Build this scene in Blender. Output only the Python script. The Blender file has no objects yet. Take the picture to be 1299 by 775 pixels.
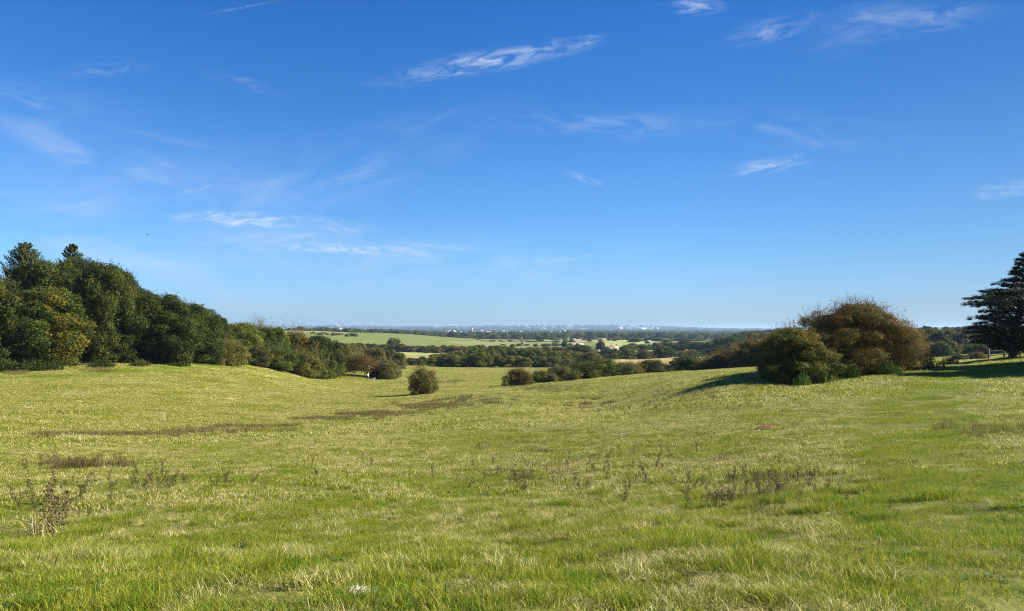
import bpy, math, random
import numpy as np
from mathutils import Vector, Matrix

random.seed(11)
rng = np.random.default_rng(11)
SC = bpy.context.scene
COL = SC.collection
R = math.radians

# ------------------------------------------------------------------ basics
F, CX, HY, EYE = 940.0, 649.5, 416.0, 1.65      # survey of the view: focal length, principal column, eye level
SUN_AZ, SUN_EL = R(85), R(31)                   # clockwise from +Y


def quick_mesh(name, V, Q, attrs=None, mats=(), smooth=False, midx=None):
    V = np.asarray(V, np.float32); Q = np.asarray(Q, np.int32)
    me = bpy.data.meshes.new(name)
    k = Q.shape[1]
    me.vertices.add(len(V)); me.vertices.foreach_set('co', V.ravel())
    me.loops.add(Q.size); me.loops.foreach_set('vertex_index', Q.ravel())
    me.polygons.add(len(Q))
    me.polygons.foreach_set('loop_start', np.arange(0, Q.size, k, dtype=np.int32))
    try:
        me.polygons.foreach_set('loop_total', np.full(len(Q), k, np.int32))
    except Exception:
        pass
    if midx is not None:
        me.polygons.foreach_set('material_index', np.asarray(midx, np.int32))
    if smooth:
        me.polygons.foreach_set('use_smooth', np.ones(len(Q), bool))
    for n, a in (attrs or {}).items():
        a = np.asarray(a, np.float32)
        if a.ndim == 1:
            at_ = me.attributes.new(n, 'FLOAT', 'POINT'); at_.data.foreach_set('value', a)
        else:
            at_ = me.attributes.new(n, 'FLOAT_COLOR', 'POINT')
            at_.data.foreach_set('color', np.c_[a, np.ones(len(a), np.float32)].astype(np.float32).ravel())
    for m in mats:
        me.materials.append(m)
    me.update(calc_edges=True)
    return me


class MB:
    """collects tubes, boxes and free faces (quads; a triangle repeats nothing, it is a thin quad)"""
    def __init__(s): s.v = []; s.q = []; s.m = []; s.t = []
    def add(s, V, Q, m=0, t=.5):
        o = len(s.v); s.v += [tuple(p) for p in V]; s.t += [t] * len(V)
        for f in Q: s.q.append([i + o for i in f]); s.m.append(m)
    def box(s, c, d, rz=0, m=0):
        ca, sa = math.cos(rz), math.sin(rz); V = []
        for z in (-.5, .5):
            for x, y in ((-.5, -.5), (.5, -.5), (.5, .5), (-.5, .5)):
                X, Y = x * d[0], y * d[1]
                V.append((c[0] + X * ca - Y * sa, c[1] + X * sa + Y * ca, c[2] + z * d[2]))
        s.add(V, [(0, 3, 2, 1), (4, 5, 6, 7), (0, 1, 5, 4), (1, 2, 6, 5), (2, 3, 7, 6), (3, 0, 4, 7)], m)
    def tube(s, P, rad, n=6, m=0, t=.5):
        P = [Vector(p) for p in P]; V = []
        for i, p in enumerate(P):
            d = (P[min(i + 1, len(P) - 1)] - P[max(i - 1, 0)]).normalized()
            a = d.orthogonal().normalized(); 
            if i and abs(d.dot(pa)) < .95:
                a = (pa - d * pa.dot(d)).normalized()
            pa = a; b = d.cross(a)
            for k in range(n):
                w = 2 * math.pi * k / n
                V.append(p + (a * math.cos(w) + b * math.sin(w)) * rad[i])
        Q = []
        for i in range(len(P) - 1):
            for k in range(n):
                Q.append((i * n + k, i * n + (k + 1) % n, (i + 1) * n + (k + 1) % n, (i + 1) * n + k))
        s.add(V, Q, m, t)
    def mesh(s, name, mats=(), smooth=False):
        return quick_mesh(name, np.array(s.v), np.array(s.q), {'tint': np.array(s.t)}, mats, smooth, s.m)


def link(name, me, parent=None, loc=(0, 0, 0)):
    o = bpy.data.objects.new(name, me); COL.objects.link(o)
    o.location = loc
    if parent is not None: o.parent = parent
    return o


def tag(o, label=None, cat=None, group=None, kind=None):
    if label: o['label'] = label
    if cat: o['category'] = cat
    if group: o['group'] = group
    if kind: o['kind'] = kind
    return o


# ------------------------------------------------------------------ numpy noise
def _h(ix, iy, s):
    n = (ix * 374761393 + iy * 668265263 + s * 144269504) & 0xffffffff
    n = ((n ^ (n >> 13)) * 1274126177) & 0xffffffff
    return ((n ^ (n >> 16)) & 0xffff) / 65535.0


def vnoise(x, y, s=0):
    x = np.asarray(x, float); y = np.asarray(y, float)
    ix = np.floor(x).astype(np.int64); iy = np.floor(y).astype(np.int64)
    fx = x - ix; fy = y - iy
    fx = fx * fx * (3 - 2 * fx); fy = fy * fy * (3 - 2 * fy)
    a = _h(ix, iy, s); b = _h(ix + 1, iy, s); c = _h(ix, iy + 1, s); d = _h(ix + 1, iy + 1, s)
    return (a * (1 - fx) + b * fx) * (1 - fy) + (c * (1 - fx) + d * fx) * fy


def fbm(x, y, s=0, o=4):
    t = 0; a = .5
    for i in range(o):
        t = t + a * vnoise(x * 2 ** i, y * 2 ** i, s + i * 7); a *= .5
    return t / (1 - .5 ** o)      # 0..1


def sstep(a, b, x):
    t = np.clip((x - a) / (b - a), 0, 1); return t * t * (3 - 2 * t)


# ------------------------------------------------------------------ terrain
CTRL = []
def col_(px, rows):
    for y, d in rows: CTRL.append((px, y, d))
col_(1200, [(775, 4.3), (690, 6.6), (600, 13), (540, 24), (500, 38), (480, 50), (463, 80), (454, 230)])
col_(950, [(775, 4.3), (690, 7.3), (640, 11.5), (580, 20), (540, 29), (510, 40), (495, 48), (482, 56), (473.5, 65), (469.5, 82), (467.6, 112), (467, 135)])
col_(650, [(775, 4.35), (700, 8.0), (625, 16), (580, 26), (550, 37), (525, 55), (505, 80), (491, 120), (476, 190), (467, 280)])
col_(400, [(775, 4.45), (700, 8.5), (640, 14), (600, 21), (570, 32), (550, 45), (532, 66), (515, 85), (495, 120), (480, 165), (468, 190)])
col_(200, [(775, 4.5), (700, 8.7), (640, 14.5), (600, 22), (570, 34), (552, 48), (530, 62), (500, 85), (475, 108), (460, 125), (452, 200)])
col_(20, [(775, 4.6), (700, 9), (640, 15), (600, 23), (575, 32), (553, 42), (525, 58), (490, 85), (465, 110), (455, 120), (449, 200)])
CTRL += [(1299, 455, 85), (1299, 470, 58), (1285, 454, 75), (1165, 468, 62), (1100, 475, 57), (1000, 488, 53),
         (890, 497, 51), (895, 484, 62), (900, 476, 75), (900, 472, 98), (900, 470, 132), (800, 476, 138), (730, 483, 130), (660, 490, 120), (780, 520, 60), (800, 560, 27),
         (467, 482, 178), (537, 500, 105), (455, 479, 180), (560, 482, 170), (540, 471, 240), (600, 467, 280),
         (300, 462, 145), (350, 465, 165), (300, 545, 52), (540, 515, 82), (300, 500, 95), (100, 551, 45),
         (420, 462, 250), (330, 452, 260), (600, 464, 320), (720, 464, 330), (800, 462, 330), (535, 448.5, 560), (535, 444, 620),
         (460, 452, 400), (840, 460, 340), (840, 456.5, 390), (840, 451, 480), (720, 452, 480), (640, 450, 480),
         (680, 438, 900), (720, 433.5, 1100), (700, 430.5, 1400), (820, 438, 800), (820, 432, 1200), (880, 440, 700), (900, 432, 1200),
         (400, 439, 650), (450, 430, 850), (450, 421.5, 1150), (380, 420, 1020), (340, 420, 1000), (340, 440, 600), (520, 424, 1180), (560, 428, 1120), (540, 437, 820), (620, 434.5, 1000), (645, 430.5, 1350),
         (450, 424.5, 1500), (560, 429, 1500), (640, 429, 1700), (340, 425, 1500),
         (920, 446, 430), (960, 436, 560), (960, 430, 640), (960, 428, 900), (1050, 432, 450), (1050, 425, 620), (1200, 440, 360), (1200, 430, 460), (1200, 428, 800), (1290, 440, 300),
         (150, 440, 400), (20, 436, 400), (150, 430, 900), (1100, 428, 1300), (800, 429, 1600), (150, 428, 1600), (-150, 450, 150), (1450, 450, 150), (1450, 500, 35), (-150, 520, 60)]
RIDGE = [(-150, 413), (100, 413), (340, 412.5), (450, 414.2), (560, 414.8), (640, 414.3), (720, 413.6), (800, 413.4), (850, 415.4), (900, 417.4), (940, 418.4), (1000, 417), (1200, 416), (1450, 416)]
for px, yr in RIDGE:
    for y, d in ((427.5, 2100), (425, 3000), (422.6, 4500), (420.2, 7000), (max(417.6, yr + .6), 9500), (yr, 12500), (yr + 1.5, 17000), (yr + 1.2, 26000)):
        CTRL.append((px, y, d))
_c = np.array(CTRL, float)
_a = np.arctan((_c[:, 0] - CX) / F); _r = _c[:, 2] / np.cos(_a)
_z = EYE - (_c[:, 1] - HY) / F * _c[:, 2]
_a = np.r_[_a, np.repeat([-.6, 0, .6], 2)]; _r = np.r_[_r, [1, 2.6] * 3]; _z = np.r_[_z, [0.] * 6]
_U = np.c_[_a * 2.6, np.log(_r + 4)]; _S = _z / _r


def _phi(d2): return .5 * d2 * np.log(d2 + 1e-12)


def _fit():
    n = len(_U)
    d2 = ((_U[:, None] - _U[None]) ** 2).sum(-1)
    P = np.c_[np.ones(n), _U]
    A = np.zeros((n + 3, n + 3)); A[:n, :n] = _phi(d2) + 2e-4 * np.eye(n); A[:n, n:] = P; A[n:, :n] = P.T
    return np.linalg.solve(A, np.r_[_S, 0, 0, 0])


_W = _fit()


def zf(X, Y, bumps=True):
    X = np.atleast_1d(np.asarray(X, float)); Y = np.atleast_1d(np.asarray(Y, float))
    r = np.maximum(np.hypot(X, Y), .3); th = np.arctan2(X, Y)
    a = np.clip(th, -R(42), R(42))
    s = np.empty_like(r)
    for i in range(0, len(r), 20000):
        u = np.c_[a[i:i + 20000] * 2.6, np.log(r[i:i + 20000] + 4)]
        d2 = ((u[:, None] - _U[None]) ** 2).sum(-1)
        s[i:i + 20000] = _phi(d2) @ _W[:-3] + _W[-3] + u @ _W[-2:]
    back = sstep(R(80), R(180), np.abs(th))
    s = s * (1 - back) + (-.02) * back
    z = s * r
    if bumps:
        k = np.clip(r / 40, .25, 1)
        z = z + .16 * k * (fbm(X / 9, Y / 9, 3, 3) - .5) + .15 * (fbm(X / 1.5, Y / 1.5, 5, 3) - .5) * (1 - sstep(120, 200, r))
        z = z + .35 * (fbm(X / 45, Y / 45, 9, 2) - .5) * sstep(40, 110, r)
        z = z + 9 * (fbm(X / 900, Y / 900, 21, 3) - .5) * sstep(6000, 9000, r)
    return z


def gz(x, y): return float(zf(x, y)[0])


def gp(px, py, dmax=400):
    """first point where the sight line through a surveyed direction meets the ground"""
    D = np.exp(np.linspace(math.log(3.), math.log(dmax), 500))
    X = (px - CX) / F * D
    g = zf(X, D); ray = EYE - (py - HY) / F * D
    k = np.nonzero(ray <= g)[0]
    i = k[0] if len(k) else len(D) - 1
    if i > 0 and len(k):
        a0 = ray[i - 1] - g[i - 1]; a1 = g[i] - ray[i]
        t = a0 / max(a0 + a1, 1e-6); d = D[i - 1] + (D[i] - D[i - 1]) * t
    else:
        d = D[i]
    x = (px - CX) / F * d
    return x, d, gz(x, d)


# ------------------------------------------------------------------ materials
def new_mat(name):
    m = bpy.data.materials.new(name); m.use_nodes = True
    nt = m.node_tree; nt.nodes.clear()
    out = nt.nodes.new('ShaderNodeOutputMaterial')
    return m, nt, out


def N(nt, t, **kw):
    n = nt.nodes.new(t)
    for k, v in kw.items():
        if k.startswith('i_'):
            n.inputs[k[2:].replace('_', ' ')].default_value = v
        else: setattr(n, k, v)
    return n


def ramp(nt, stops, fac=None):
    n = nt.nodes.new('ShaderNodeValToRGB'); e = n.color_ramp.elements
    while len(e) < len(stops): e.new(.5)
    for i, (p, c) in enumerate(stops):
        e[i].position = p; e[i].color = (*c, 1) if len(c) == 3 else c
    if fac is not None: nt.links.new(fac, n.inputs['Fac'])
    return n


def mixc(nt, fac, a, b, mode='MIX'):
    n = nt.nodes.new('ShaderNodeMix'); n.data_type = 'RGBA'; n.blend_type = mode
    for s, v in (('Factor', fac), ('A', a), ('B', b)):
        sock = [i for i in n.inputs if i.name == s and (i.type == 'RGBA' if s != 'Factor' else i.type == 'VALUE')][0]
        if isinstance(v, (int, float)): sock.default_value = v
        elif isinstance(v, tuple): sock.default_value = (*v, 1)
        else: nt.links.new(v, sock)
    return [o for o in n.outputs if o.type == 'RGBA'][0]


def math_(nt, op, a, b=None, clamp=False):
    n = nt.nodes.new('ShaderNodeMath'); n.operation = op; n.use_clamp = clamp
    for i, v in enumerate((a, b)):
        if v is None: continue
        if isinstance(v, (int, float)): n.inputs[i].default_value = v
        else: nt.links.new(v, n.inputs[i])
    return n.outputs[0]


def noise(nt, vec, scale, detail=3, rough=.55):
    n = nt.nodes.new('ShaderNodeTexNoise'); n.inputs['Scale'].default_value = scale
    n.inputs['Detail'].default_value = detail; n.inputs['Roughness'].default_value = rough
    nt.links.new(vec, n.inputs['Vector']); return n.outputs['Fac']


def maprange(nt, v, a, b, c=0, d=1):
    n = nt.nodes.new('ShaderNodeMapRange'); n.interpolation_type = 'SMOOTHSTEP'
    nt.links.new(v, n.inputs['Value'])
    for k, x in zip(('From Min', 'From Max', 'To Min', 'To Max'), (a, b, c, d)): n.inputs[k].default_value = x
    return n.outputs['Result']


def leaf_finish(nt, out, colour, trans, rough=.55, spec=.25, tcol=None):
    p = N(nt, 'ShaderNodeBsdfPrincipled'); p.inputs['Roughness'].default_value = rough
    p.inputs['Specular IOR Level'].default_value = spec
    nt.links.new(colour, p.inputs['Base Color'])
    t = N(nt, 'ShaderNodeBsdfTranslucent'); nt.links.new(tcol or colour, t.inputs['Color'])
    mx = N(nt, 'ShaderNodeMixShader'); mx.inputs[0].default_value = trans
    nt.links.new(p.outputs[0], mx.inputs[1]); nt.links.new(t.outputs[0], mx.inputs[2])
    nt.links.new(mx.outputs[0], out.inputs['Surface'])


def leaf_mat(name, stops, alt=None, trans=.3, nscale=.35, nlo=.5, nhi=.62, var=.35, top=None):
    m, nt, out = new_mat(name)
    at_ = N(nt, 'ShaderNodeAttribute', attribute_name='tint')
    c = ramp(nt, stops, at_.outputs['Fac']).outputs['Color']
    geo = N(nt, 'ShaderNodeNewGeometry')
    if alt:
        f = maprange(nt, noise(nt, geo.outputs['Position'], nscale, 3), nlo, nhi)
        if top:       # autumn colour starts at the shoot tips of the upper crown
            tc = N(nt, 'ShaderNodeTexCoord'); sp = N(nt, 'ShaderNodeSeparateXYZ')
            nt.links.new(tc.outputs['Object'], sp.inputs[0])
            f = math_(nt, 'MULTIPLY', f, maprange(nt, sp.outputs['Z'], top[0], top[1]), True)
        ac = ramp(nt, alt, at_.outputs['Fac']).outputs['Color']
        c = mixc(nt, f, c, ac)
    oi = N(nt, 'ShaderNodeObjectInfo')
    hs = N(nt, 'ShaderNodeHueSaturation')
    nt.links.new(maprange(nt, oi.outputs['Random'], 0, 1, 1 - var, 1 + var), hs.inputs['Value'])
    nt.links.new(maprange(nt, oi.outputs['Random'], 0, 1, .515, .485), hs.inputs['Hue'])
    nt.links.new(c, hs.inputs['Color'])
    leaf_finish(nt, out, hs.outputs['Color'], trans, .6, .1)
    return m


G = lambda r, g, b: (r, g, b)
M = {}
M['oak'] = leaf_mat('oak_leaves', [(0, G(.017, .027, .004)), (.6, G(.042, .056, .008)), (1, G(.094, .108, .018))],
                    [(0, G(.034, .043, .006)), (1, G(.12, .118, .02))], nlo=.5, nhi=.7, var=.12)
M['oak_yellow'] = leaf_mat('yellowing_oak_leaves', [(0, G(.034, .052, .007)), (.6, G(.07, .088, .011)), (1, G(.125, .13, .02))],
                           [(0, G(.12, .095, .014)), (1, G(.27, .19, .028))], nlo=.44, nhi=.62, nscale=.3, var=.08)
M['olive'] = leaf_mat('olive_leaves', [(0, G(.06, .07, .011)), (.6, G(.12, .122, .02)), (1, G(.19, .18, .034))],
                      [(0, G(.09, .085, .02)), (1, G(.20, .165, .04))], var=.2)
M['green'] = leaf_mat('green_leaves', [(0, G(.034, .058, .006)), (.6, G(.068, .098, .011)), (1, G(.12, .15, .02))],
                      [(0, G(.09, .10, .013)), (1, G(.20, .19, .028))], nlo=.5, nhi=.68, var=.2)
M['brown'] = leaf_mat('brown_autumn_leaves', [(0, G(.085, .058, .013)), (.6, G(.16, .108, .022)), (1, G(.25, .17, .04))],
                      [(0, G(.06, .07, .009)), (1, G(.15, .14, .022))], nlo=.40, nhi=.58, var=.2)
M['grey'] = leaf_mat('greyish_leaves', [(0, G(.075, .072, .024)), (.6, G(.13, .12, .04)), (1, G(.20, .18, .07))],
                     [(0, G(.065, .072, .014)), (1, G(.14, .135, .03))], nlo=.42, nhi=.58, var=.2)
M['purple'] = leaf_mat('purplish_leaves', [(0, G(.055, .038, .03)), (1, G(.11, .075, .05))], var=.15)
M['haw_red'] = leaf_mat('reddening_hawthorn_leaves', [(0, G(.04, .04, .007)), (.6, G(.10, .085, .015)), (1, G(.185, .145, .027))],
                        [(0, G(.115, .036, .010)), (.5, G(.19, .084, .018)), (1, G(.30, .16, .038))], nscale=.9, nlo=.44, nhi=.62, var=.04, top=(-.6, 3.6))
M['haw_green'] = leaf_mat('hawthorn_leaves', [(0, G(.05, .06, .008)), (.6, G(.105, .11, .015)), (1, G(.20, .19, .03))],
                          [(0, G(.14, .088, .015)), (1, G(.27, .17, .032))], nscale=.7, nlo=.46, nhi=.62, var=.04, top=(1.2, 3.4))
M['haw_pale'] = leaf_mat('thin_hawthorn_leaves', [(0, G(.08, .08, .016)), (.6, G(.15, .14, .028)), (1, G(.25, .21, .05))],
                         [(0, G(.16, .072, .025)), (1, G(.27, .14, .05))], nscale=.5, nlo=.5, nhi=.64, var=.05)
M['pine'] = leaf_mat('pine_needles', [(0, G(.018, .022, .005)), (1, G(.046, .052, .013))], var=.1, trans=.12)
M['conifer'] = leaf_mat('conifer_needles', [(0, G(.04, .052, .016)), (.7, G(.08, .088, .026)), (1, G(.13, .125, .04))], var=.1, trans=.15)
M['bluegreen'] = leaf_mat('far_green_leaves', [(0, G(.036, .058, .010)), (1, G(.09, .118, .022))], [(0, G(.08, .09, .016)), (1, G(.165, .155, .03))], nscale=.05, nlo=.42, nhi=.62, var=.3)
M['nettle'] = leaf_mat('nettle_leaves', [(0, G(.045, .09, .012)), (1, G(.14, .20, .03))], var=.15)


def bark(name, a, b, sc=6):
    m, nt, out = new_mat(name)
    tc = N(nt, 'ShaderNodeTexCoord')
    mp = N(nt, 'ShaderNodeMapping'); mp.inputs['Scale'].default_value = (1, 1, .2)
    nt.links.new(tc.outputs['Object'], mp.inputs[0])
    f = noise(nt, mp.outputs[0], sc, 5, .65)
    c = ramp(nt, [(.3, a), (.7, b)], f)
    p = N(nt, 'ShaderNodeBsdfPrincipled'); p.inputs['Roughness'].default_value = .9
    bp = N(nt, 'ShaderNodeBump'); bp.inputs['Strength'].default_value = .6; bp.inputs['Distance'].default_value = .03
    nt.links.new(f, bp.inputs['Height']); nt.links.new(bp.outputs[0], p.inputs['Normal'])
    nt.links.new(c.outputs[0], p.inputs['Base Color']); nt.links.new(p.outputs[0], out.inputs[0])
    return m


M['bark'] = bark('bark', (.03, .024, .018), (.10, .08, .06))
M['bark_pale'] = bark('pale_bark', (.20, .17, .12), (.42, .37, .28))
M['wood'] = bark('weathered_wood', (.06, .05, .04), (.15, .13, .11), 12)
M['stalk'] = bark('dead_stalk', (.07, .05, .025), (.19, .14, .075), 30)
M['weed_leaf'] = leaf_mat('withered_leaves', [(0, G(.04, .04, .012)), (.5, G(.085, .078, .022)), (1, G(.16, .125, .045))], var=.2, trans=.15)
M['weed_green'] = leaf_mat('thistle_leaves', [(0, G(.035, .06, .012)), (.5, G(.065, .095, .018)), (1, G(.12, .145, .03))], var=.2, trans=.2)
M['seed'] = leaf_mat('seed_heads', [(0, G(.065, .042, .018)), (.7, G(.14, .095, .04)), (1, G(.34, .27, .16))], var=.2, trans=.2)


def plain(name, c, rough=.6, nz=.12, sc=3):
    m, nt, out = new_mat(name)
    geo = N(nt, 'ShaderNodeTexCoord')
    f = noise(nt, geo.outputs['Object'], sc, 4, .6)
    lo = tuple(max(0, x * (1 - nz)) for x in c); hi = tuple(min(1, x * (1 + nz)) for x in c)
    p = N(nt, 'ShaderNodeBsdfPrincipled'); p.inputs['Roughness'].default_value = rough; p.inputs['Specular IOR Level'].default_value = .2
    nt.links.new(ramp(nt, [(.3, lo), (.7, hi)], f).outputs[0], p.inputs['Base Color'])
    nt.links.new(p.outputs[0], out.inputs[0]); return m


M['white'] = plain('white_paint', (.66, .66, .65), .45, .05)
M['render_wall'] = plain('pale_render', (.43, .42, .39), .85, .08, .5)
M['cream_wall'] = plain('cream_stone', (.34, .29, .20), .9, .12, .5)
M['stone_wall'] = plain('grey_stone', (.36, .34, .31), .9, .12, .5)
M['slate'] = plain('slate_roof', (.12, .12, .13), .7, .15, .5)
M['tile'] = plain('clay_roof', (.20, .115, .075), .85, .2, .5)
M['metal_roof'] = plain('pale_metal_roof', (.72, .73, .74), .4, .05, .1)
M['green_roof'] = plain('green_metal_roof', (.14, .20, .17), .5, .08, .1)
M['window'] = plain('dark_window', (.03, .035, .04), .15, .05)
M['skin'] = plain('skin', (.55, .34, .25), .6, .05)
M['shirt'] = plain('white_shirt', (.8, .79, .76), .85, .05, 8)
M['trousers'] = plain('brown_trousers', (.085, .055, .035), .85, .15, 8)
M['hat'] = plain('pale_hat', (.72, .68, .6), .8, .06, 8)
M['shoe'] = plain('dark_shoe', (.03, .025, .02), .6, .1, 8)
M['dogfur'] = plain('white_fur', (.74, .71, .65), .95, .12, 14)
M['bird'] = plain('dark_feathers', (.03, .03, .035), .7, .15, 10)
M['straw_pale'] = plain('bleached_straw', (.62, .55, .38), .8, .15, 20)
M['soil'] = plain('red_brown_soil', (.13, .068, .03), .95, .3, 9)

# ------------------------------------------------------------------ pasture masks (world space)
def seg_dist(X, Y, P):
    d = np.full(X.shape, 1e9)
    for (x0, y0), (x1, y1) in zip(P[:-1], P[1:]):
        dx, dy = x1 - x0, y1 - y0; L = dx * dx + dy * dy
        t = np.clip(((X - x0) * dx + (Y - y0) * dy) / L, 0, 1)
        d = np.minimum(d, np.hypot(X - x0 - t * dx, Y - y0 - t * dy))
    return d


PATH_R = [gp(*p)[:2] for p in ((1330, 745), (1240, 640), (1175, 585), (1150, 550), (1160, 520), (1185, 495), (1215, 478), (1255, 468), (1299, 463))]
PATH_L = [gp(*p)[:2] for p in ((-40, 480), (60, 478), (130, 473), (200, 469), (270, 464), (330, 462))]
DITCH = [gp(*p)[:2] for p in ((-60, 556), (50, 553), (130, 551), (200, 550), (300, 544), (400, 534), (470, 527), (545, 517), (610, 507), (680, 494))]


BLEACH = [(*gp(a, b)[:2], r) for a, b, r in ((203, 527, 1.3), (192, 529, .8), (404, 498, 2.2), (392, 497, 1.4), (395, 489, 1.6), (443, 491, 2.0), (452, 493, 1.2), (300, 505, 1.2), (235, 511, 1.0), (270, 468, 2.4), (420, 497, 1.), (590, 487, 2.2), (612, 480, 3), (560, 489, 1.6), (275, 522, .8), (120, 520, .9), (1085, 556, .5), (1120, 548, .4))]


def masks(X, Y):
    dr = seg_dist(X, Y, PATH_R); dl = seg_dist(X, Y, PATH_L)
    w = .9 * (fbm(X / 2, Y / 2, 41, 3) - .5)
    lush = np.maximum(1 - sstep(1.0, 2.0, dr * (14 / np.maximum(Y, 14)) ** .35 + w), 1 - sstep(1.0, 3.0, dl + w * 2))
    lush = np.maximum(lush, (.85 - .35 * sstep(1, 4, X)) * sstep(.52, .64, fbm(X / 1.6, Y / 1.6, 51, 3)) * (1 - sstep(18, 40, Y)))
    lush = np.maximum(lush, .22 * sstep(.0, .8, (X / np.maximum(Y, 1))) * sstep(.4, .6, fbm(X / 8, Y / 8, 57, 3)))
    dd = seg_dist(X, Y, DITCH)
    ditch = (1 - sstep(.7, 2.2, dd + 3 * (fbm(X / 5, Y / 5, 61, 3) - .5)))
    straw = sstep(.40, .64, .25 * fbm(X / 7, Y / 7, 71, 4) + .5 * fbm(X / .55, Y / .55, 73, 3) + .25 * fbm(X / 2.4, Y / 2.4, 79, 2)) * (1 - lush * .85)
    bl = np.zeros(np.shape(X))
    for bx, by, r in BLEACH:
        bl = np.maximum(bl, np.exp(-(((X - bx) / (1.6 * r)) ** 2 + ((Y - by) / (2.2 * r)) ** 2) * (.5 + 1.2 * fbm(X / .9, Y / .9, 83, 2))))
    straw = np.maximum(straw, bl)
    return lush, ditch, np.where(bl > .35, straw + .6 * bl, straw)


# ------------------------------------------------------------------ ground sheet
def poly_in(px, py, P):
    c = np.zeros(px.shape, bool); j = len(P) - 1
    for i in range(len(P)):
        xi, yi = P[i]; xj, yj = P[j]
        k = ((yi > py) != (yj > py)) & (px < (xj - xi) * (py - yi) / (yj - yi + 1e-12) + xi)
        c ^= k; j = i
    return c


def build_ground():
    ang = np.r_[np.arange(-180, -52, 4.), np.arange(-52, 52, .2), np.arange(52, 180, 4.)]
    rad = np.exp(np.linspace(math.log(.7), math.log(26000), 340))
    A, Rr = np.meshgrid(np.radians(ang), rad)
    X = (Rr * np.sin(A)).ravel(); Y = (Rr * np.cos(A)).ravel()
    Z = zf(X, Y)
    nA, nR = len(ang), len(rad)
    V = np.c_[X, Y, Z]
    i = np.arange(nR - 1)[:, None] * nA; k = np.arange(nA)[None]; k2 = (k + 1) % nA
    Q = np.stack([i + k, i + k2, i + nA + k2, i + nA + k], -1).reshape(-1, 4)
    # close the middle with a small fan of quads
    V = np.r_[V, [[0, 0, gz(.01, .01)]]]; c = len(V) - 1
    fan = [(c, (b + 2) % nA if b + 2 <= nA else 0, b + 1 if b + 1 < nA else 0, b) for b in range(0, nA - 1, 2)]
    if nA % 2: fan.append((c, c, 0, nA - 1)); fan = fan[:-1] + [(c, 1, 0, nA - 1)]
    Q = np.r_[Q, np.array(fan)]
    Xv, Yv = V[:, 0], V[:, 1]
    lush, ditch, straw = masks(Xv, Yv)
    r = np.hypot(Xv, Yv)
    Ys = np.maximum(Yv, 1e-3)
    px = CX + F * Xv / Ys; py = HY + F * (EYE - V[:, 2]) / Ys
    front = Yv > 1
    col = np.zeros((len(V), 3)); w = np.zeros(len(V))
    def field(P, d0, d1, c, k=1.):
        s = poly_in(px, py, P) & front & (Yv > d0) & (Yv < d1); col[s] = c; w[s] = k
    field([(330, 452), (330, 414), (470, 414), (560, 422), (700, 432), (640, 446), (560, 446)], 580, 1280, (.125, .15, .035))
    field([(330, 422.5), (330, 415), (470, 415), (470, 421.2)], 900, 1400, (.22, .21, .08))
    field([(560, 434), (640, 431), (740, 437), (740, 444), (620, 440)], 800, 1400, (.17, .175, .055))
    field([(505, 454), (505, 445.5), (565, 445.5), (565, 454)], 480, 640, (.24, .25, .07))
    field([(770, 463), (770, 454.5), (905, 454.5), (905, 463)], 320, 430, (.34, .26, .10))
    field([(540, 475), (540, 464), (660, 464), (660, 475)], 215, 296, (.30, .26, .10), .6)
    field([(690, 432), (690, 428.5), (800, 428.5), (800, 432)], 900, 2000, (.27, .24, .11))
    field([(690, 438), (690, 432), (722, 432), (722, 438)], 800, 1400, (.15, .21, .07))
    field([(765, 440), (765, 431), (830, 431), (830, 440)], 700, 1500, (.25, .27, .09))
    me = quick_mesh('ground', V, Q, {'lush': lush, 'ditch': ditch, 'straw': straw, 'fieldw': w, 'fieldc': col,
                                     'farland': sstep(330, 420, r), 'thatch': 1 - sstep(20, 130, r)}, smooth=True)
    m, nt, out = new_mat('pasture_and_farmland')
    geo = N(nt, 'ShaderNodeNewGeometry'); P = geo.outputs['Position']
    A_ = lambda n: N(nt, 'ShaderNodeAttribute', attribute_name=n)
    n1 = noise(nt, P, .12, 4); n2 = noise(nt, P, 1.3, 4, .65); n3 = noise(nt, P, 14, 3, .7)
    nn = math_(nt, 'ADD', math_(nt, 'MULTIPLY', n1, .4), math_(nt, 'ADD', math_(nt, 'MULTIPLY', n2, .35), math_(nt, 'MULTIPLY', n3, .25)))
    base = ramp(nt, [(.34, (.09, .105, .010)), (.48, (.165, .17, .020)), (.60, (.25, .225, .045)), (.7, (.33, .27, .08))], nn).outputs[0]
    c = mixc(nt, math_(nt, 'MULTIPLY', A_('lush').outputs['Fac'], .8), base, (.095, .15, .012))
    c = mixc(nt, math_(nt, 'MULTIPLY', A_('straw').outputs['Fac'], .4), c, (.31, .25, .09))
    c = mixc(nt, math_(nt, 'MULTIPLY', A_('ditch').outputs['Fac'], .75), c, (.10, .085, .028))
    vo = N(nt, 'ShaderNodeTexVoronoi'); vo.inputs['Scale'].default_value = 1
    mp = N(nt, 'ShaderNodeMapping'); mp.inputs['Rotation'].default_value = (0, 0, .35); mp.inputs['Scale'].default_value = (1 / 260, 1 / 170, 0)
    nt.links.new(P, mp.inputs[0]); nt.links.new(mp.outputs[0], vo.inputs['Vector'])
    sp = N(nt, 'ShaderNodeSeparateColor'); nt.links.new(vo.outputs['Color'], sp.inputs[0])
    fc = ramp(nt, [(0, (.07, .10, .025)), (.3, (.12, .15, .035)), (.5, (.06, .085, .022)), (.66, (.17, .165, .06)), (.86, (.25, .21, .10)), (.94, (.10, .09, .05))], sp.outputs[0]); fc.color_ramp.interpolation = 'CONSTANT'
    c = mixc(nt, A_('farland').outputs['Fac'], c, fc.outputs[0])
    fw = A_('fieldw'); fcol = A_('fieldc')
    c = mixc(nt, fw.outputs['Fac'], c, fcol.outputs['Color'])
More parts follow.
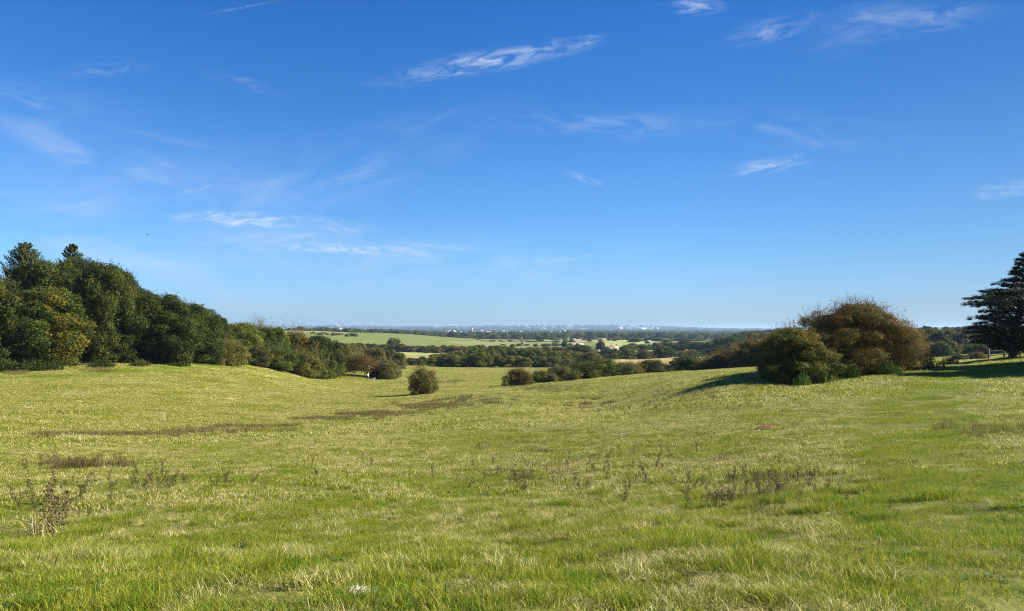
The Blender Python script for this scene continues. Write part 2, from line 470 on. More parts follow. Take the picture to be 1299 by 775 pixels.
    c = mixc(nt, math_(nt, 'MULTIPLY', A_('thatch').outputs['Fac'], .75), c, mixc(nt, n3, (.055, .055, .012), (.17, .155, .04)))
    mq = N(nt, 'ShaderNodeMapping'); mq.inputs['Scale'].default_value = (1 / 60, 1 / 9, 0); mq.inputs['Rotation'].default_value = (0, 0, .12); nt.links.new(P, mq.inputs[0])
    nq = noise(nt, mq.outputs[0], 1, 5, .62)
    c = mixc(nt, math_(nt, 'MULTIPLY', A_('farland').outputs['Fac'], .8), c, mixc(nt, 1., c, ramp(nt, [(.3, (.55, .62, .5)), (.5, (1, 1, 1)), (.7, (1.45, 1.3, 1.2))], nq).outputs[0], 'MULTIPLY'))
    hs = N(nt, 'ShaderNodeHueSaturation'); nt.links.new(c, hs.inputs['Color'])
    nt.links.new(maprange(nt, n2, .3, .7, .75, 1.2), hs.inputs['Value'])
    p = N(nt, 'ShaderNodeBsdfPrincipled'); p.inputs['Roughness'].default_value = .95; p.inputs['Specular IOR Level'].default_value = .1
    nt.links.new(hs.outputs[0], p.inputs['Base Color'])
    bp = N(nt, 'ShaderNodeBump'); bp.inputs['Strength'].default_value = .7; bp.inputs['Distance'].default_value = .12
    nt.links.new(nn, bp.inputs['Height']); nt.links.new(bp.outputs[0], p.inputs['Normal'])
    nt.links.new(p.outputs[0], out.inputs[0])
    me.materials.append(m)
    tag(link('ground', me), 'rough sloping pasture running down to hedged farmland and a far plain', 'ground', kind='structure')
    return V[:, 2].min(), V[:, 2].max()


GMIN, GMAX = build_ground()

# ------------------------------------------------------------------ scatter (stuff) through geometry nodes
def proto_collection(name, meshes):
    c = bpy.data.collections.new(name)
    for i, me in enumerate(meshes):
        c.objects.link(bpy.data.objects.new(f'{name}_{i:02d}', me))
    return c


def scatter(name, X, Y, Z, kind, yaw, scl, protos, label, cat, tilt=True, sz=None):
    X = np.asarray(X); n = len(X)
    e = .35
    nx = -(zf(X + e, Y) - zf(X - e, Y)) / (2 * e) if tilt else np.zeros(n)
    ny = -(zf(X, Y + e) - zf(X, Y - e)) / (2 * e) if tilt else np.zeros(n)
    me = bpy.data.meshes.new(name)
    me.vertices.add(n); me.vertices.foreach_set('co', np.c_[X, Y, Z].astype(np.float32).ravel())
    # rotation = tilt(normal) * yaw ; Euler XYZ = Rz Ry Rx order -> tilt small: express in the yawed frame
    rx = -(ny * np.cos(yaw) - nx * np.sin(yaw)); ry = nx * np.cos(yaw) + ny * np.sin(yaw)
    a = me.attributes.new('rot', 'FLOAT_VECTOR', 'POINT'); a.data.foreach_set('vector', np.c_[rx, ry, yaw].astype(np.float32).ravel())
    s3 = np.c_[scl, scl, scl if sz is None else sz]
    a = me.attributes.new('scl', 'FLOAT_VECTOR', 'POINT'); a.data.foreach_set('vector', s3.astype(np.float32).ravel())
    a = me.attributes.new('kind', 'INT', 'POINT'); a.data.foreach_set('value', np.asarray(kind, np.int32))
    o = link(name, me)
    ng = bpy.data.node_groups.new('scatter_' + name, 'GeometryNodeTree')
    ng.interface.new_socket('Geometry', in_out='INPUT', socket_type='NodeSocketGeometry')
    ng.interface.new_socket('Geometry', in_out='OUTPUT', socket_type='NodeSocketGeometry')
    gi = ng.nodes.new('NodeGroupInput'); go = ng.nodes.new('NodeGroupOutput')
    ci = ng.nodes.new('GeometryNodeCollectionInfo'); ci.inputs['Collection'].default_value = protos
    ci.inputs['Separate Children'].default_value = True; ci.inputs['Reset Children'].default_value = True
    ip = ng.nodes.new('GeometryNodeInstanceOnPoints'); ip.inputs['Pick Instance'].default_value = True
    def na(nm, t):
        k = ng.nodes.new('GeometryNodeInputNamedAttribute'); k.data_type = t; k.inputs['Name'].default_value = nm
        return [s for s in k.outputs if s.enabled and s.name == 'Attribute'][0]
    eu = ng.nodes.new('FunctionNodeEulerToRotation')
    L = ng.links.new
    L(gi.outputs[0], ip.inputs['Points']); L(ci.outputs[0], ip.inputs['Instance'])
    L(na('kind', 'INT'), ip.inputs['Instance Index']); L(na('rot', 'FLOAT_VECTOR'), eu.inputs[0])
    L(eu.outputs[0], ip.inputs['Rotation']); L(na('scl', 'FLOAT_VECTOR'), ip.inputs['Scale'])
    L(ip.outputs[0], go.inputs[0])
    md = o.modifiers.new('scatter', 'NODES'); md.node_group = ng
    return tag(o, label, cat, kind='stuff')


def blades(n, rad, h, w, lean, seg=3, seed=0, flat=0.):
    """n curved blades on a disc; each a strip of quads narrowing to the tip"""
    g = np.random.default_rng(seed)
    a = g.uniform(0, 2 * np.pi, n); r = rad * np.sqrt(g.uniform(0, 1, n))
    bx, by = r * np.cos(a), r * np.sin(a)
    H = h * g.uniform(.45, 1.15, n); Wd = w * g.uniform(.6, 1.3, n)
    da = g.uniform(0, 2 * np.pi, n); L = lean * g.uniform(.2, 1.4, n)
    fa = da + np.pi / 2 + g.normal(0, .5, n)
    V = []; 
    for k in range(seg + 1):
        t = k / seg
        out = L * H * (t ** 1.7); up = H * (t - (.35 + flat) * np.minimum(L, 1.6) * t * t * .6)
        ww = Wd * (1 - t) ** .7 * .5 + .0002
        cx = bx + out * np.cos(da); cy = by + out * np.sin(da)
        V.append(np.c_[cx - ww * np.cos(fa), cy - ww * np.sin(fa), up])
        V.append(np.c_[cx + ww * np.cos(fa), cy + ww * np.sin(fa), up])
    V = np.stack(V, 1)                      # n, 2(seg+1), 3
    m = 2 * (seg + 1); base = np.arange(n)[:, None] * m
    Q = np.concatenate([np.stack([base + 2 * k, base + 2 * k + 1, base + 2 * k + 3, base + 2 * k + 2], -1) for k in range(seg)], 1).reshape(-1, 4)
    tint = np.repeat(g.uniform(0, 1, n), m)
    tip = np.tile(np.repeat(np.linspace(0, 1, seg + 1), 2), n)
    return V.reshape(-1, 3), Q, tint, tip


def grass_mat(name, green, straw, sbias, trans=.35):
    m, nt, out = new_mat(name)
    geo = N(nt, 'ShaderNodeNewGeometry'); P = geo.outputs['Position']
    t = N(nt, 'ShaderNodeAttribute', attribute_name='tint').outputs['Fac']
    tip = N(nt, 'ShaderNodeAttribute', attribute_name='tip').outputs['Fac']
    g = ramp(nt, green, t).outputs[0]; s = ramp(nt, straw, t).outputs[0]
    n1 = noise(nt, P, .16, 4, .6); n2 = noise(nt, P, 2.6, 4, .65)
    f = math_(nt, 'ADD', math_(nt, 'MULTIPLY', n1, .5), math_(nt, 'MULTIPLY', n2, 1.3))
    f = math_(nt, 'ADD', f, math_(nt, 'MULTIPLY', t, .35)); f = math_(nt, 'ADD', f, math_(nt, 'MULTIPLY', tip, .12))
    f = maprange(nt, f, sbias, sbias + .22)
    leaf_finish(nt, out, mixc(nt, f, g, s), trans, .55, .14)
    return m


GREEN = [(0, (.085, .125, .006)), (.5, (.20, .225, .012)), (1, (.36, .345, .034))]
LUSH = [(0, (.05, .125, .005)), (.5, (.10, .19, .009)), (1, (.175, .25, .016))]
STRAW = [(0, (.32, .28, .075)), (.5, (.50, .44, .155)), (1, (.72, .66, .33))]
M['turf'] = grass_mat('turf_blades', GREEN, STRAW, 1.15, .42)
M['lush'] = grass_mat('lush_blades', LUSH, GREEN, .98, .42)
M['dry'] = grass_mat('dry_stalks', STRAW, [(0, (.30, .22, .09)), (1, (.62, .54, .30))], .9, .25)
M['dead'] = grass_mat('dead_weed_stalks', [(0, (.045, .038, .012)), (.6, (.095, .075, .025)), (1, (.18, .14, .05))], [(0, (.085, .08, .018)), (1, (.22, .18, .06))], .95, .25)


def gm(name, mat, *parts):
    Vs, Qs, T, P = [], [], [], []; o = 0
    for V, Q, t, p in parts:
        Vs.append(V); Qs.append(Q + o); T.append(t); P.append(p); o += len(V)
    return quick_mesh(name, np.concatenate(Vs), np.concatenate(Qs), {'tint': np.concatenate(T), 'tip': np.concatenate(P)}, [M[mat]])


near = [gm(f'turf_near_{i}', 'turf', blades(430, .34, .055, .0045, 1.3, 3, 100 + i), blades(80, .34, .09, .004, 1.5, 4, 120 + i)) for i in range(4)] + \
       [gm(f'lush_near_{i}', 'lush', blades(430, .34, .05, .0048, 1.2, 3, 140 + i), blades(70, .3, .085, .005, 1.3, 4, 150 + i)) for i in range(3)] + \
       [gm(f'dry_near_{i}', 'dry', blades(12, .34, .13, .0028, 1.7, 5, 160 + i, .3), blades(70, .34, .06, .0032, 2.0, 3, 170 + i, .5)) for i in range(4)] + \
       [gm(f'tuft_near_{i}', 'turf', blades(170, .13, .13, .0045, 1.2, 5, 180 + i)) for i in range(3)] + \
       [gm(f'lush_tuft_{i}', 'lush', blades(260, .17, .15, .0048, .9, 5, 190 + i)) for i in range(2)] + \
       [gm(f'tall_dry_{i}', 'dry', blades(4, .25, .21, .0030, 1.1, 5, 185 + i)) for i in range(3)]
mid = [gm(f'turf_mid_{i}', 'turf', blades(480, .62, .07, .010, 1.4, 2, 200 + i)) for i in range(4)] + \
      [gm(f'lush_mid_{i}', 'lush', blades(480, .62, .06, .010, 1.2, 2, 220 + i)) for i in range(3)] + \
      [gm(f'dry_mid_{i}', 'dry', blades(34, .6, .17, .006, 1.2, 3, 240 + i, .1), blades(90, .6, .08, .008, 1.8, 2, 250 + i, .4)) for i in range(4)]
far = [gm(f'turf_far_{i}', 'turf', blades(420, 1.3, .11, .026, 1.4, 2, 300 + i)) for i in range(4)] + \
      [gm(f'lush_far_{i}', 'lush', blades(420, 1.3, .09, .026, 1.2, 2, 320 + i)) for i in range(3)] + \
      [gm(f'dry_far_{i}', 'dry', blades(110, 1.2, .16, .018, 1.3, 2, 340 + i)) for i in range(4)]
C_NEAR = proto_collection('grass_near', near); C_MID = proto_collection('grass_mid', mid); C_FAR = proto_collection('grass_far', far)


def ring(r0, r1, dens, half=56):
    area = R(half) * (r1 * r1 - r0 * r0); n = int(area * dens)
    r = np.sqrt(rng.uniform(r0 * r0, r1 * r1, n)); a = rng.uniform(-R(half), R(half), n)
    return r * np.sin(a), r * np.cos(a)


def grass_layer(r0, r1, dens, col, nt_, nl, nd, extra=(), sc=(.8, 1.25), name='grass', lab='', ddry=.5):
    X, Y = ring(r0, r1, dens)
    lush, ditch, straw = masks(X, Y)
    n = len(X); u = rng.uniform(0, 1, n)
    k = np.where(u < lush * .9, nt_ + rng.integers(0, nl, n), rng.integers(0, nt_, n))
    s = rng.uniform(*sc, n) * (1 - .2 * lush)
    hv = .55 + 1.1 * sstep(.3, .75, fbm(X / (.3 + r0 * .02), Y / (.3 + r0 * .02), 87, 3))
    scatter(name, X, Y, zf(X, Y) - .006, k, rng.uniform(0, 6.28, n), s, col, lab, 'grass', sz=s * hv)
    # dry stalks
    X, Y = ring(r0, r1, dens * ddry)
    lush, ditch, straw = masks(X, Y); n = len(X)
    keep = rng.uniform(0, 1, n) < (.20 + .65 * straw) * (1 - .92 * lush)
    X, Y = X[keep], Y[keep]; n = len(X)
    k = nt_ + nl + rng.integers(0, nd, n)
    s = rng.uniform(*sc, n)
    scatter('dry_grass', X, Y, zf(X, Y) - .006, k, rng.uniform(0, 6.28, n), s, col, lab.replace('green', 'pale dry'), 'dry grass')
    if extra:
        for lo, cnt, d in extra:
            X, Y = ring(r0, r1, dens * d); n = len(X)
            lush, ditch, straw = masks(X, Y)
            keep = rng.uniform(0, 1, n) < sstep(.5, .62, fbm(X / 1.5, Y / 1.5, 91 + lo, 3)) * (1 - .8 * lush)
            X, Y = X[keep], Y[keep]; n = len(X)
            scatter('grass_tufts' if lo < 15 else 'dry_grass', X, Y, zf(X, Y) - .006, lo + rng.integers(0, cnt, n), rng.uniform(0, 6.28, n), rng.uniform(.7, 1.3, n), col,
                    'longer grass tufts dotted over the near slope' if lo < 15 else 'tall pale dry stalks standing over the near slope', 'grass')


grass_layer(2.5, 15, 17, C_NEAR, 4, 3, 4, ((11, 3, .45), (14, 2, .35), (16, 3, .24)), name='grass', lab='short green turf of the near slope', ddry=.75)
grass_layer(15, 42, 5, C_MID, 4, 3, 4, name='grass', lab='green turf on the middle of the slope', ddry=.5)
grass_layer(42, 125, 1.0, C_FAR, 4, 3, 4, name='grass', lab='green turf around the shallow ditch', ddry=.34)
grass_layer(125, 290, .28, C_FAR, 4, 3, 4, sc=(1.2, 2.0), name='grass', lab='green turf of the far valley field', ddry=.4)

# dead brown weeds: along the ditch and in the brown patches
dw = [gm(f'dead_weed_{i}', 'dead', blades(46, .4, .55, .012, .35, 3, 400 + i), blades(60, .45, .28, .012, .8, 2, 420 + i)) for i in range(4)] + [gm(f'rush_far_{i}', 'dead', blades(90, .55, .5, .024, .4, 2, 440 + i), blades(90, .6, .28, .024, .9, 2, 450 + i)) for i in range(4)]
C_DEAD = proto_collection('dead_weeds', dw)
DX, DY, DK = [], [], []
for (px, py, sx, sy, n) in ((125, 552, 75, 1.6, 90), (235, 549, 50, 1.4, 40), (330, 542, 60, 1.6, 50), (420, 532, 50, 2, 60), (75, 592, 35, 5, 22), (115, 590, 38, 5, 26), (480, 526, 50, 2.5, 80), (550, 516, 45, 4, 90), (600, 508, 40, 5, 40), (690, 493, 38, 5, 80),
                            (300, 546, 60, 3, 24), (575, 484, 18, 3, 40), (730, 488, 50, 6, 18), (20, 472, 25, 4, 40), (125, 470, 25, 3, 40), (90, 463, 80, 2, 60), (800, 479, 120, 3, 40),
                            (880, 500, 100, 8, 20), (760, 510, 80, 8, 18), (680, 605, 60, 18, 14), (950, 620, 60, 22, 18), (1240, 545, 60, 10, 16), (650, 565, 60, 10, 10)):
    for k in range(n):
        x, y, z = gp(px + random.gauss(0, sx * .55), py + random.gauss(0, sy * .5)); DX.append(x); DY.append(y); DK.append(int(py > 505 and y > 40 or sy < 3))
DK = np.array(DK); DX = np.array(DX); DY = np.array(DY); n = len(DX)
sc_ = rng.uniform(.5, 1.0, n) * np.clip(.55 + DY / 120, .6, 1.3)
scatter('dead_weeds', DX, DY, zf(DX, DY) - .01, rng.integers(0, 4, n) + 4 * DK, rng.uniform(0, 6.28, n), sc_ * 1.2, C_DEAD, 'brown dead weeds and rushes along the ditch and in patches', 'weeds', sz=sc_ * .8)

def rosette(i):
    g = np.random.default_rng(480 + i); V, T = [], []
    for k in range(int(g.integers(7, 13))):
        a = g.uniform(0, 6.28); L = g.uniform(.07, .16); w = L * g.uniform(.28, .42); m = 5
        for j in range(m):
            u0, u1 = j / m, (j + 1) / m
            f = lambda u: np.array([L * u, 0, L * (.75 * u - .75 * u * u) + .01]); ww = lambda u: w * math.sin(math.pi * min(1, .12 + .88 * u)) ** .7 * .5
            q = np.array([f(u0) + [0, -ww(u0), .01], f(u0) + [0, ww(u0), .01], f(u1) + [0, ww(u1), .01], f(u1) + [0, -ww(u1), .01]])
            c, s = math.cos(a), math.sin(a); V.append(np.c_[q[:, 0] * c - q[:, 1] * s, q[:, 0] * s + q[:, 1] * c, q[:, 2]]); T.append(np.full(4, g.uniform()))
    V = np.concatenate(V); T = np.concatenate(T)
    return quick_mesh(f'rosette_{i}', V, np.arange(len(V)).reshape(-1, 4), {'tint': T}, [M['broadleaf']])


M['broadleaf'] = leaf_mat('broad_weed_leaves', [(0, G(.06, .10, .012)), (.6, G(.10, .15, .018)), (1, G(.17, .20, .035))], var=.3)
X, Y = ring(3, 34, 1.6); kp = rng.uniform(0, 1, len(X)) < sstep(.48, .66, fbm(X / 2.2, Y / 2.2, 151, 3)) * np.clip(9 / Y, .25, 1); X, Y = X[kp], Y[kp]
scatter('broadleaf_weeds', X, Y, zf(X, Y) + .015, rng.integers(0, 4, len(X)), rng.uniform(0, 6.28, len(X)), rng.uniform(.35, .75, len(X)), proto_collection('rosettes', [rosette(i) for i in range(4)]),
        'dark green broad-leaved weeds growing low in the turf', 'weeds')

# ------------------------------------------------------------------ trees and bushes
def prof_oak(t): return np.clip(1 - np.abs((t - .42) / .62) ** 2.3, 0.02, 1) ** .5
def prof_dome(t): return np.where(t < .28, .86 + .5 * t, np.clip(1 - np.clip((t - .28) / .74, 0, 1) ** 2.2, 0.02, 1) ** .55)


def leaves_at(P, D_, leaf, g, asp=.62, up=.35, jit=.65):
    n = len(P)
    nr = D_ + g.normal(0, jit, (n, 3)) + np.array([0, 0, up]); nr /= np.linalg.norm(nr, axis=1)[:, None] + 1e-9
    t = np.cross(nr, g.normal(0, 1, (n, 3))); t /= np.linalg.norm(t, axis=1)[:, None] + 1e-9
    b = np.cross(nr, t)
    s = (leaf * g.uniform(.55, 1.35, n))[:, None]
    fold = nr * s * .12
    V = np.stack([P - t * s * .5, P + b * s * asp * .5 + fold, P + t * s * .5 - fold * .6, P - b * s * asp * .5 + fold], 1)
    return V


def crown_geo(seed, W, H, z0, nl, lr, leaf, n, prof=prof_oak, shoots=0, squash=.78, depth=1., lumpy=.16, asp=.62, sl=1.):
    g = np.random.default_rng(seed)
    t = np.clip((np.arange(nl) + .5 + g.normal(0, 1.2, nl)) / nl, .015, .98) ** (1.3 if prof is prof_dome else 1.1); a = np.arange(nl) * 2.39996 + g.normal(0, .35, nl)
    inner = g.uniform(0, 1, nl) < (.30 if prof is prof_dome else .18)
    k = np.where(inner, g.uniform(.2, .75, nl), g.uniform(.74, 1.06, nl))
    r_l = lr * W * g.uniform(.62, 1.35, nl)
    lump = 1 + lumpy * np.sin(3 * a + seed) * g.uniform(.5, 1)
    Rr = np.maximum(prof(t) * W / 2 * lump - r_l * .8, .05 * W) * k
    C = np.c_[Rr * np.cos(a), Rr * np.sin(a) * depth, z0 + t * (H - z0 - r_l * .9)]
    C[:, 2] = np.maximum(C[:, 2], z0 + r_l * .3)
    p = r_l ** 2 * np.where(inner, .5, 1); p /= p.sum()
    li = g.choice(nl, n, p=p)
    d = g.normal(0, 1, (n, 3)); d[:, 2] += .25; d /= np.linalg.norm(d, axis=1)[:, None]
    rr = g.uniform(.62, 1.08, n) ** 1
    bump = .8 + .45 * vnoise(d[:, 0] * 3 + li * 5.3, d[:, 1] * 3 + d[:, 2] * 4 + li, seed)
    P = C[li] + d * (r_l[li] * rr * bump)[:, None] * np.array([1, 1, squash])
    tl = g.uniform(0, 1, nl)
    tint = np.clip(.55 * g.uniform(0, 1, n) + .45 * tl[li], 0, 1)
    keep = P[:, 2] > max(.03, z0 - .3)
    P, d, tint = P[keep], d[keep], tint[keep]
    V = leaves_at(P, d, leaf, g, asp).reshape(-1, 3)
    tt = np.repeat(tint, 4)
    # twiggy inner foliage that closes the middle of the crown
    ni = n // 9; ti = g.uniform(.03, .8, ni); ai = g.uniform(0, 2 * np.pi, ni); ri = prof(ti) * W / 2 * np.sqrt(g.uniform(0, .5, ni))
    PI_ = np.c_[ri * np.cos(ai), ri * np.sin(ai) * depth, z0 + ti * (H - z0)]
    V = np.r_[V, leaves_at(PI_, g.normal(0, 1, (ni, 3)), leaf * 1.9, g, asp).reshape(-1, 3)]; tt = np.r_[tt, np.repeat(g.uniform(0, .6, ni), 4)]
    shoot_lines = []
    if shoots:
        SV, ST = [], []
        for _ in range(shoots):
            q = g.integers(0, nl)
            dd = g.normal(0, 1, 3); dd[2] = abs(dd[2]) * 1.1 + .35; dd /= np.linalg.norm(dd)
            p0 = C[q] + dd * r_l[q] * .75; L = leaf * sl * g.uniform(4, 15)
            e = p0 + dd * L + np.array([g.normal(0, .12), g.normal(0, .12), -.08]) * L
            shoot_lines.append((p0, (p0 + e) / 2 + np.array([0, 0, .05 * L]), e))
            m = int(g.integers(7, 16)); u = g.uniform(0.2, 1, m)[:, None]
            PP = p0 + (e - p0) * u + g.normal(0, leaf * .45, (m, 3))
            SV.append(leaves_at(PP, np.tile(dd, (m, 1)), leaf * .85, g).reshape(-1, 3)); ST.append(np.repeat(g.uniform(.2, 1, m), 4))
        V = np.r_[V, np.concatenate(SV)]; tt = np.r_[tt, np.concatenate(ST)]
    Q = np.arange(len(V)).reshape(-1, 4)
    return V, Q, tt, C, shoot_lines


def trunk_geo(C, H, r0, g, nlimb=8, stems=1, fork=.35, spread=.3, n=7):
    C = C[np.argsort(-np.linalg.norm(C[:, :2], axis=1))]
    tops, out = [], []
    for s in range(stems):
        b = MB(); out.append(b)
        bx, by = (g.normal(0, spread, 2) if stems > 1 else (0, 0))
        tx, ty = bx * 2 + g.normal(0, .25), by * 2 + g.normal(0, .25)
        hz = H * fork * g.uniform(.85, 1.15)
        b.tube([(bx, by, -.25), (bx * 1.1, by * 1.1, .12 * hz), ((bx + tx) / 2 + g.normal(0, .08), (by + ty) / 2, hz * .55), (tx, ty, hz)],
               [r0 * 1.5, r0 * 1.05, r0 * .9, r0 * .72], n)
        tops.append((tx, ty, hz))
    for c in C[g.permutation(len(C))[:nlimb]]:
        i = min(range(stems), key=lambda k: (tops[k][0] - c[0]) ** 2 + (tops[k][1] - c[1]) ** 2) if g.uniform() < .7 else int(g.integers(0, stems))
        t = tops[i]
        mid = (Vector(t) * .5 + Vector(c) * .5) + Vector((g.normal(0, .2), g.normal(0, .2), .06 * H))
        out[i].tube([t, mid, c], [r0 * .6, r0 * .36, r0 * .10], 5)
    return out


class Kind:
    def __init__(s, name, W, H, V, Q, tt, trunks, twigs=None, bk='bark'):
        s.W, s.H = W, H
        midx = np.zeros(len(Q), np.int32)
        if twigs and twigs.v:
            o = len(V); V = np.r_[V, np.array(twigs.v)]; Q = np.r_[Q, np.array(twigs.q) + o]; tt = np.r_[tt, np.array(twigs.t)]
            midx = np.r_[midx, np.ones(len(twigs.q), np.int32)]
        s.crown = quick_mesh(name + '_crown', V, Q, {'tint': tt}, [M['oak'], M[bk]], midx=midx)
        s.trunks = [b.mesh(name + '_trunk', [M[bk]], True) for b in trunks]


def kind(name, seed, W, H, z0, nl, lr, leaf, n, prof=prof_oak, shoots=0, depth=1., r0=None, stems=1, fork=.35, nlimb=8, bk='bark', spread=.3, squash=.78, lumpy=.16):
    V, Q, tt, C, sh = crown_geo(seed, W, H, z0, nl, lr, leaf, n, prof, shoots, squash, depth, lumpy, sl=.35 if leaf >= .3 else 1.)
    g = np.random.default_rng(seed + 1); tw = MB(); sr = leaf * .07
    for p0, p1, p2 in sh: tw.tube([p0, p1, p2], [sr, sr * .8, sr * .3], 3)
    return Kind(name, W, H, V, Q, tt, trunk_geo(C, H, r0 or H * .022, g, nlimb, stems, fork, spread), tw, bk)


OAKS = [kind(f'oak{i}', 500 + i, 16, 16, .2, 105, .105, .30, 80000, r0=.38, nlimb=14, shoots=300, lumpy=.14) for i in range(3)]
SHRUBS = [kind(f'shrub{i}', 520 + i, 9, 6, .1, 58, .11, .19, 24000, prof_dome, 330, r0=.09, stems=4, fork=.3, spread=.5, lumpy=.28, squash=.68) for i in range(3)]
MIDS = [kind(f'mid{i}', 540 + i, 10, 10, .3 if i < 3 else 0, 42, .13, .42, 9000, prof_oak if i != 2 else prof_dome, 12, r0=.2) for i in range(4)]
FARS = [kind(f'far{i}', 560 + i, 11, 10, .2, 22, .16, .85, 1500, prof_oak if i else prof_dome, 0, r0=.2, nlimb=4) for i in range(3)]


def plant(k, px, top, w, D, mat, name, label, cat, group=None, depth=None, parts=True, sink=.1, yaw=None):
    x = (px - CX) / F * D; z = gz(x, D)
    h = max(EYE + (HY - top) / F * D - z, 1.2)
    s = (w / F * D / k.W, (depth or w / F * D) / k.W, (h + sink) / k.H)
    yaw = random.uniform(0, 6.28) if yaw is None else yaw
    if parts:
        r = bpy.data.objects.new(name, None); COL.objects.link(r); r.empty_display_size = .5
        c = link('crown', k.crown, r)
        for tm in k.trunks: link('trunk', tm, r)
    else:
        r = c = link(name, k.crown)
    r.location = (x, D, z - sink); r.scale = s; r.rotation_euler = (0, 0, yaw)
    c.material_slots[0].link = 'OBJECT'; c.material_slots[0].material = M[mat]
    return tag(r, label, cat, group)


def stem_clump(seed, W, H, leaf, ns=90):
    g = np.random.default_rng(seed); V, T = [], []; b = MB()
    for s in range(ns):
        a = g.uniform(0, 6.28); r = W / 2 * math.sqrt(g.uniform()); h = H * (1 - .55 * (2 * r / W) ** 2) * g.uniform(.5, 1.1)
        p0 = np.array([r * math.cos(a), r * math.sin(a), -.05]); e = p0 + np.array([g.normal(0, .12) * h, g.normal(0, .12) * h, h])
        b.tube([p0, e], [.006, .003], 3); m = int(16 + 16 * h / H); u = g.uniform(.1, 1, m)[:, None]
        d = g.normal(0, 1, (m, 3)); d[:, 2] = 0; d /= np.linalg.norm(d, axis=1)[:, None]
        V.append(leaves_at(p0 + (e - p0) * u + d * leaf * .6 * (1.3 - u), d + [0, 0, .5], leaf, g, .5).reshape(-1, 3)); T.append(np.repeat(g.uniform(0, 1, m), 4))
    V = np.concatenate(V); return Kind('clump', W, H, V, np.arange(len(V)).reshape(-1, 4), np.concatenate(T), [], b, 'weed_green')


O = lambda i: OAKS[i % 3]; S = lambda i: SHRUBS[i % 3]
GW = 'trees of the wood at the field edge'
for i, (px, top, w, D, m, lab) in enumerate([
    (-14, 346, 96, 108, 'oak', 'dark oak cut off by the left edge of the photo, beside the yellowing oak'),
    (58, 362, 128, 114, 'oak_yellow', 'yellowing oak with golden patches in front of the dark wood'),
    (66, 327, 136, 128, 'oak', 'tall dark green oak directly behind the yellowing oak, below the two conifers'),
    (40, 336, 90, 132, 'oak', 'dark oak crown filling the gap under the broad conifer'),
    (104, 324, 76, 131, 'oak', 'dark oak crown under the small pointed conifer'),
    (172, 362, 70, 129, 'oak', 'dark oak filling the step right of the tall steep-edged oak'),
    (132, 331, 92, 121, 'oak', 'tall dark green oak with a steep right edge, right of the yellowing oak'),
    (152, 340, 66, 126, 'oak', 'dark oak partly hidden behind the steep-edged tall oak'),
    (196, 370, 110, 126, 'oak', 'broad rounded green oak in the middle of the wood, lower than the tall oaks'),
    (236, 383, 96, 134, 'oak', 'green oak where the wood slopes down, right of the broad rounded oak'),
    (264, 396, 70, 142, 'oak', 'small green oak at the lower right end of the tall wood, behind the olive bush')]):
    plant(O(i + 1), px, top, w, D, m, 'oak_tree', lab, 'tree', GW)
GB = 'bushes and small trees below the wood'
for i, (px, top, w, D, m, lab) in enumerate([
    (288, 427, 42, 139, 'olive', 'pale olive bush standing in front of the right end of the tall wood'),
    (304, 408, 56, 152, 'green', 'dark green tree directly above and behind the pale olive bush'),
    (328, 409, 44, 163, 'brown', 'brown-tipped tree rising behind the dark green bushes right of the olive bush'),
    (346, 413, 42, 161, 'green', 'dark green tree left of the brown-leaved round tree'),
    (376, 418, 52, 166, 'brown', 'brown-leaved round tree in the line below the wood'),
    (405, 424, 48, 168, 'oak', 'dark green tree at the right end of the line below the wood'),
    (420, 434, 26, 174, 'green', 'small dark tree outermost at the right end of the line below the wood'),
    (322, 432, 40, 151, 'grey', 'low grey-green bush in front of the brown-tipped tree'),
    (350, 437, 48, 155, 'green', 'low green bush at the field edge in front of the dark green tree'),
    (383, 444, 46, 160, 'olive', 'low olive bush at the field edge in front of the brown-leaved tree'),
    (403, 441, 34, 164, 'green', 'low dark bush at the field edge, right end of the row')]):
    plant(S(i) if i not in (1, 3, 5) else O(i), px, top, w * 1.22, D, m, 'bush' if i not in (1, 3, 5) else 'tree', lab, 'bush' if i not in (1, 3, 5) else 'tree', GB)

# undergrowth at the foot of the wood
BRAM = [stem_clump(661 + i, 4.5, 1.3, .2, 130) for i in range(2)]
for i, (px, top, w, D) in enumerate([(2, 452, 44, 105), (30, 454, 36, 106), (58, 456, 40, 107), (128, 455, 30, 113), (178, 455, 26, 118), (225, 455, 30, 124)]):
    plant(BRAM[i % 2], px, top, w, D, 'oak', 'bramble_bush', ('low dark bramble mound under the wood, ' + ('leftmost of the row' if i == 0 else f'{["", "second", "third", "fourth", "fifth", "last"][i]} from the left')), 'bush', 'brambles under the wood')

# lone bushes of the valley
haw = kind('lone_haw', 601, 5, 4.0, .05, 44, .115, .12, 19000, prof_oak, 420, r0=.06, stems=5, fork=.3, spread=.25, nlimb=16, lumpy=.2)
plant(haw, 538, 466, 41, 105, 'haw_pale', 'hawthorn_bush', 'lone round thin-leaved hawthorn standing by itself in the valley field', 'bush')
pair = kind('pair_haw', 602, 9.5, 6.2, 1.5, 50, .115, .16, 22000, prof_oak, 120, r0=.13, stems=3, fork=.36, bk='bark_pale', spread=1.1)
plant(pair, 456, 447, 50, 182, 'haw_red', 'hawthorn_tree', 'reddish hawthorn tree with pale bare trunks beside the walking person', 'tree')
plant(S(1), 490, 455, 42, 184, 'grey', 'thorn_bush', 'greyish thorn bush joined to the right side of the pale-trunked hawthorn', 'bush')
plant(S(2), 474, 462, 20, 186, 'olive', 'thorn_bush', 'small olive bush behind the walking person', 'bush')

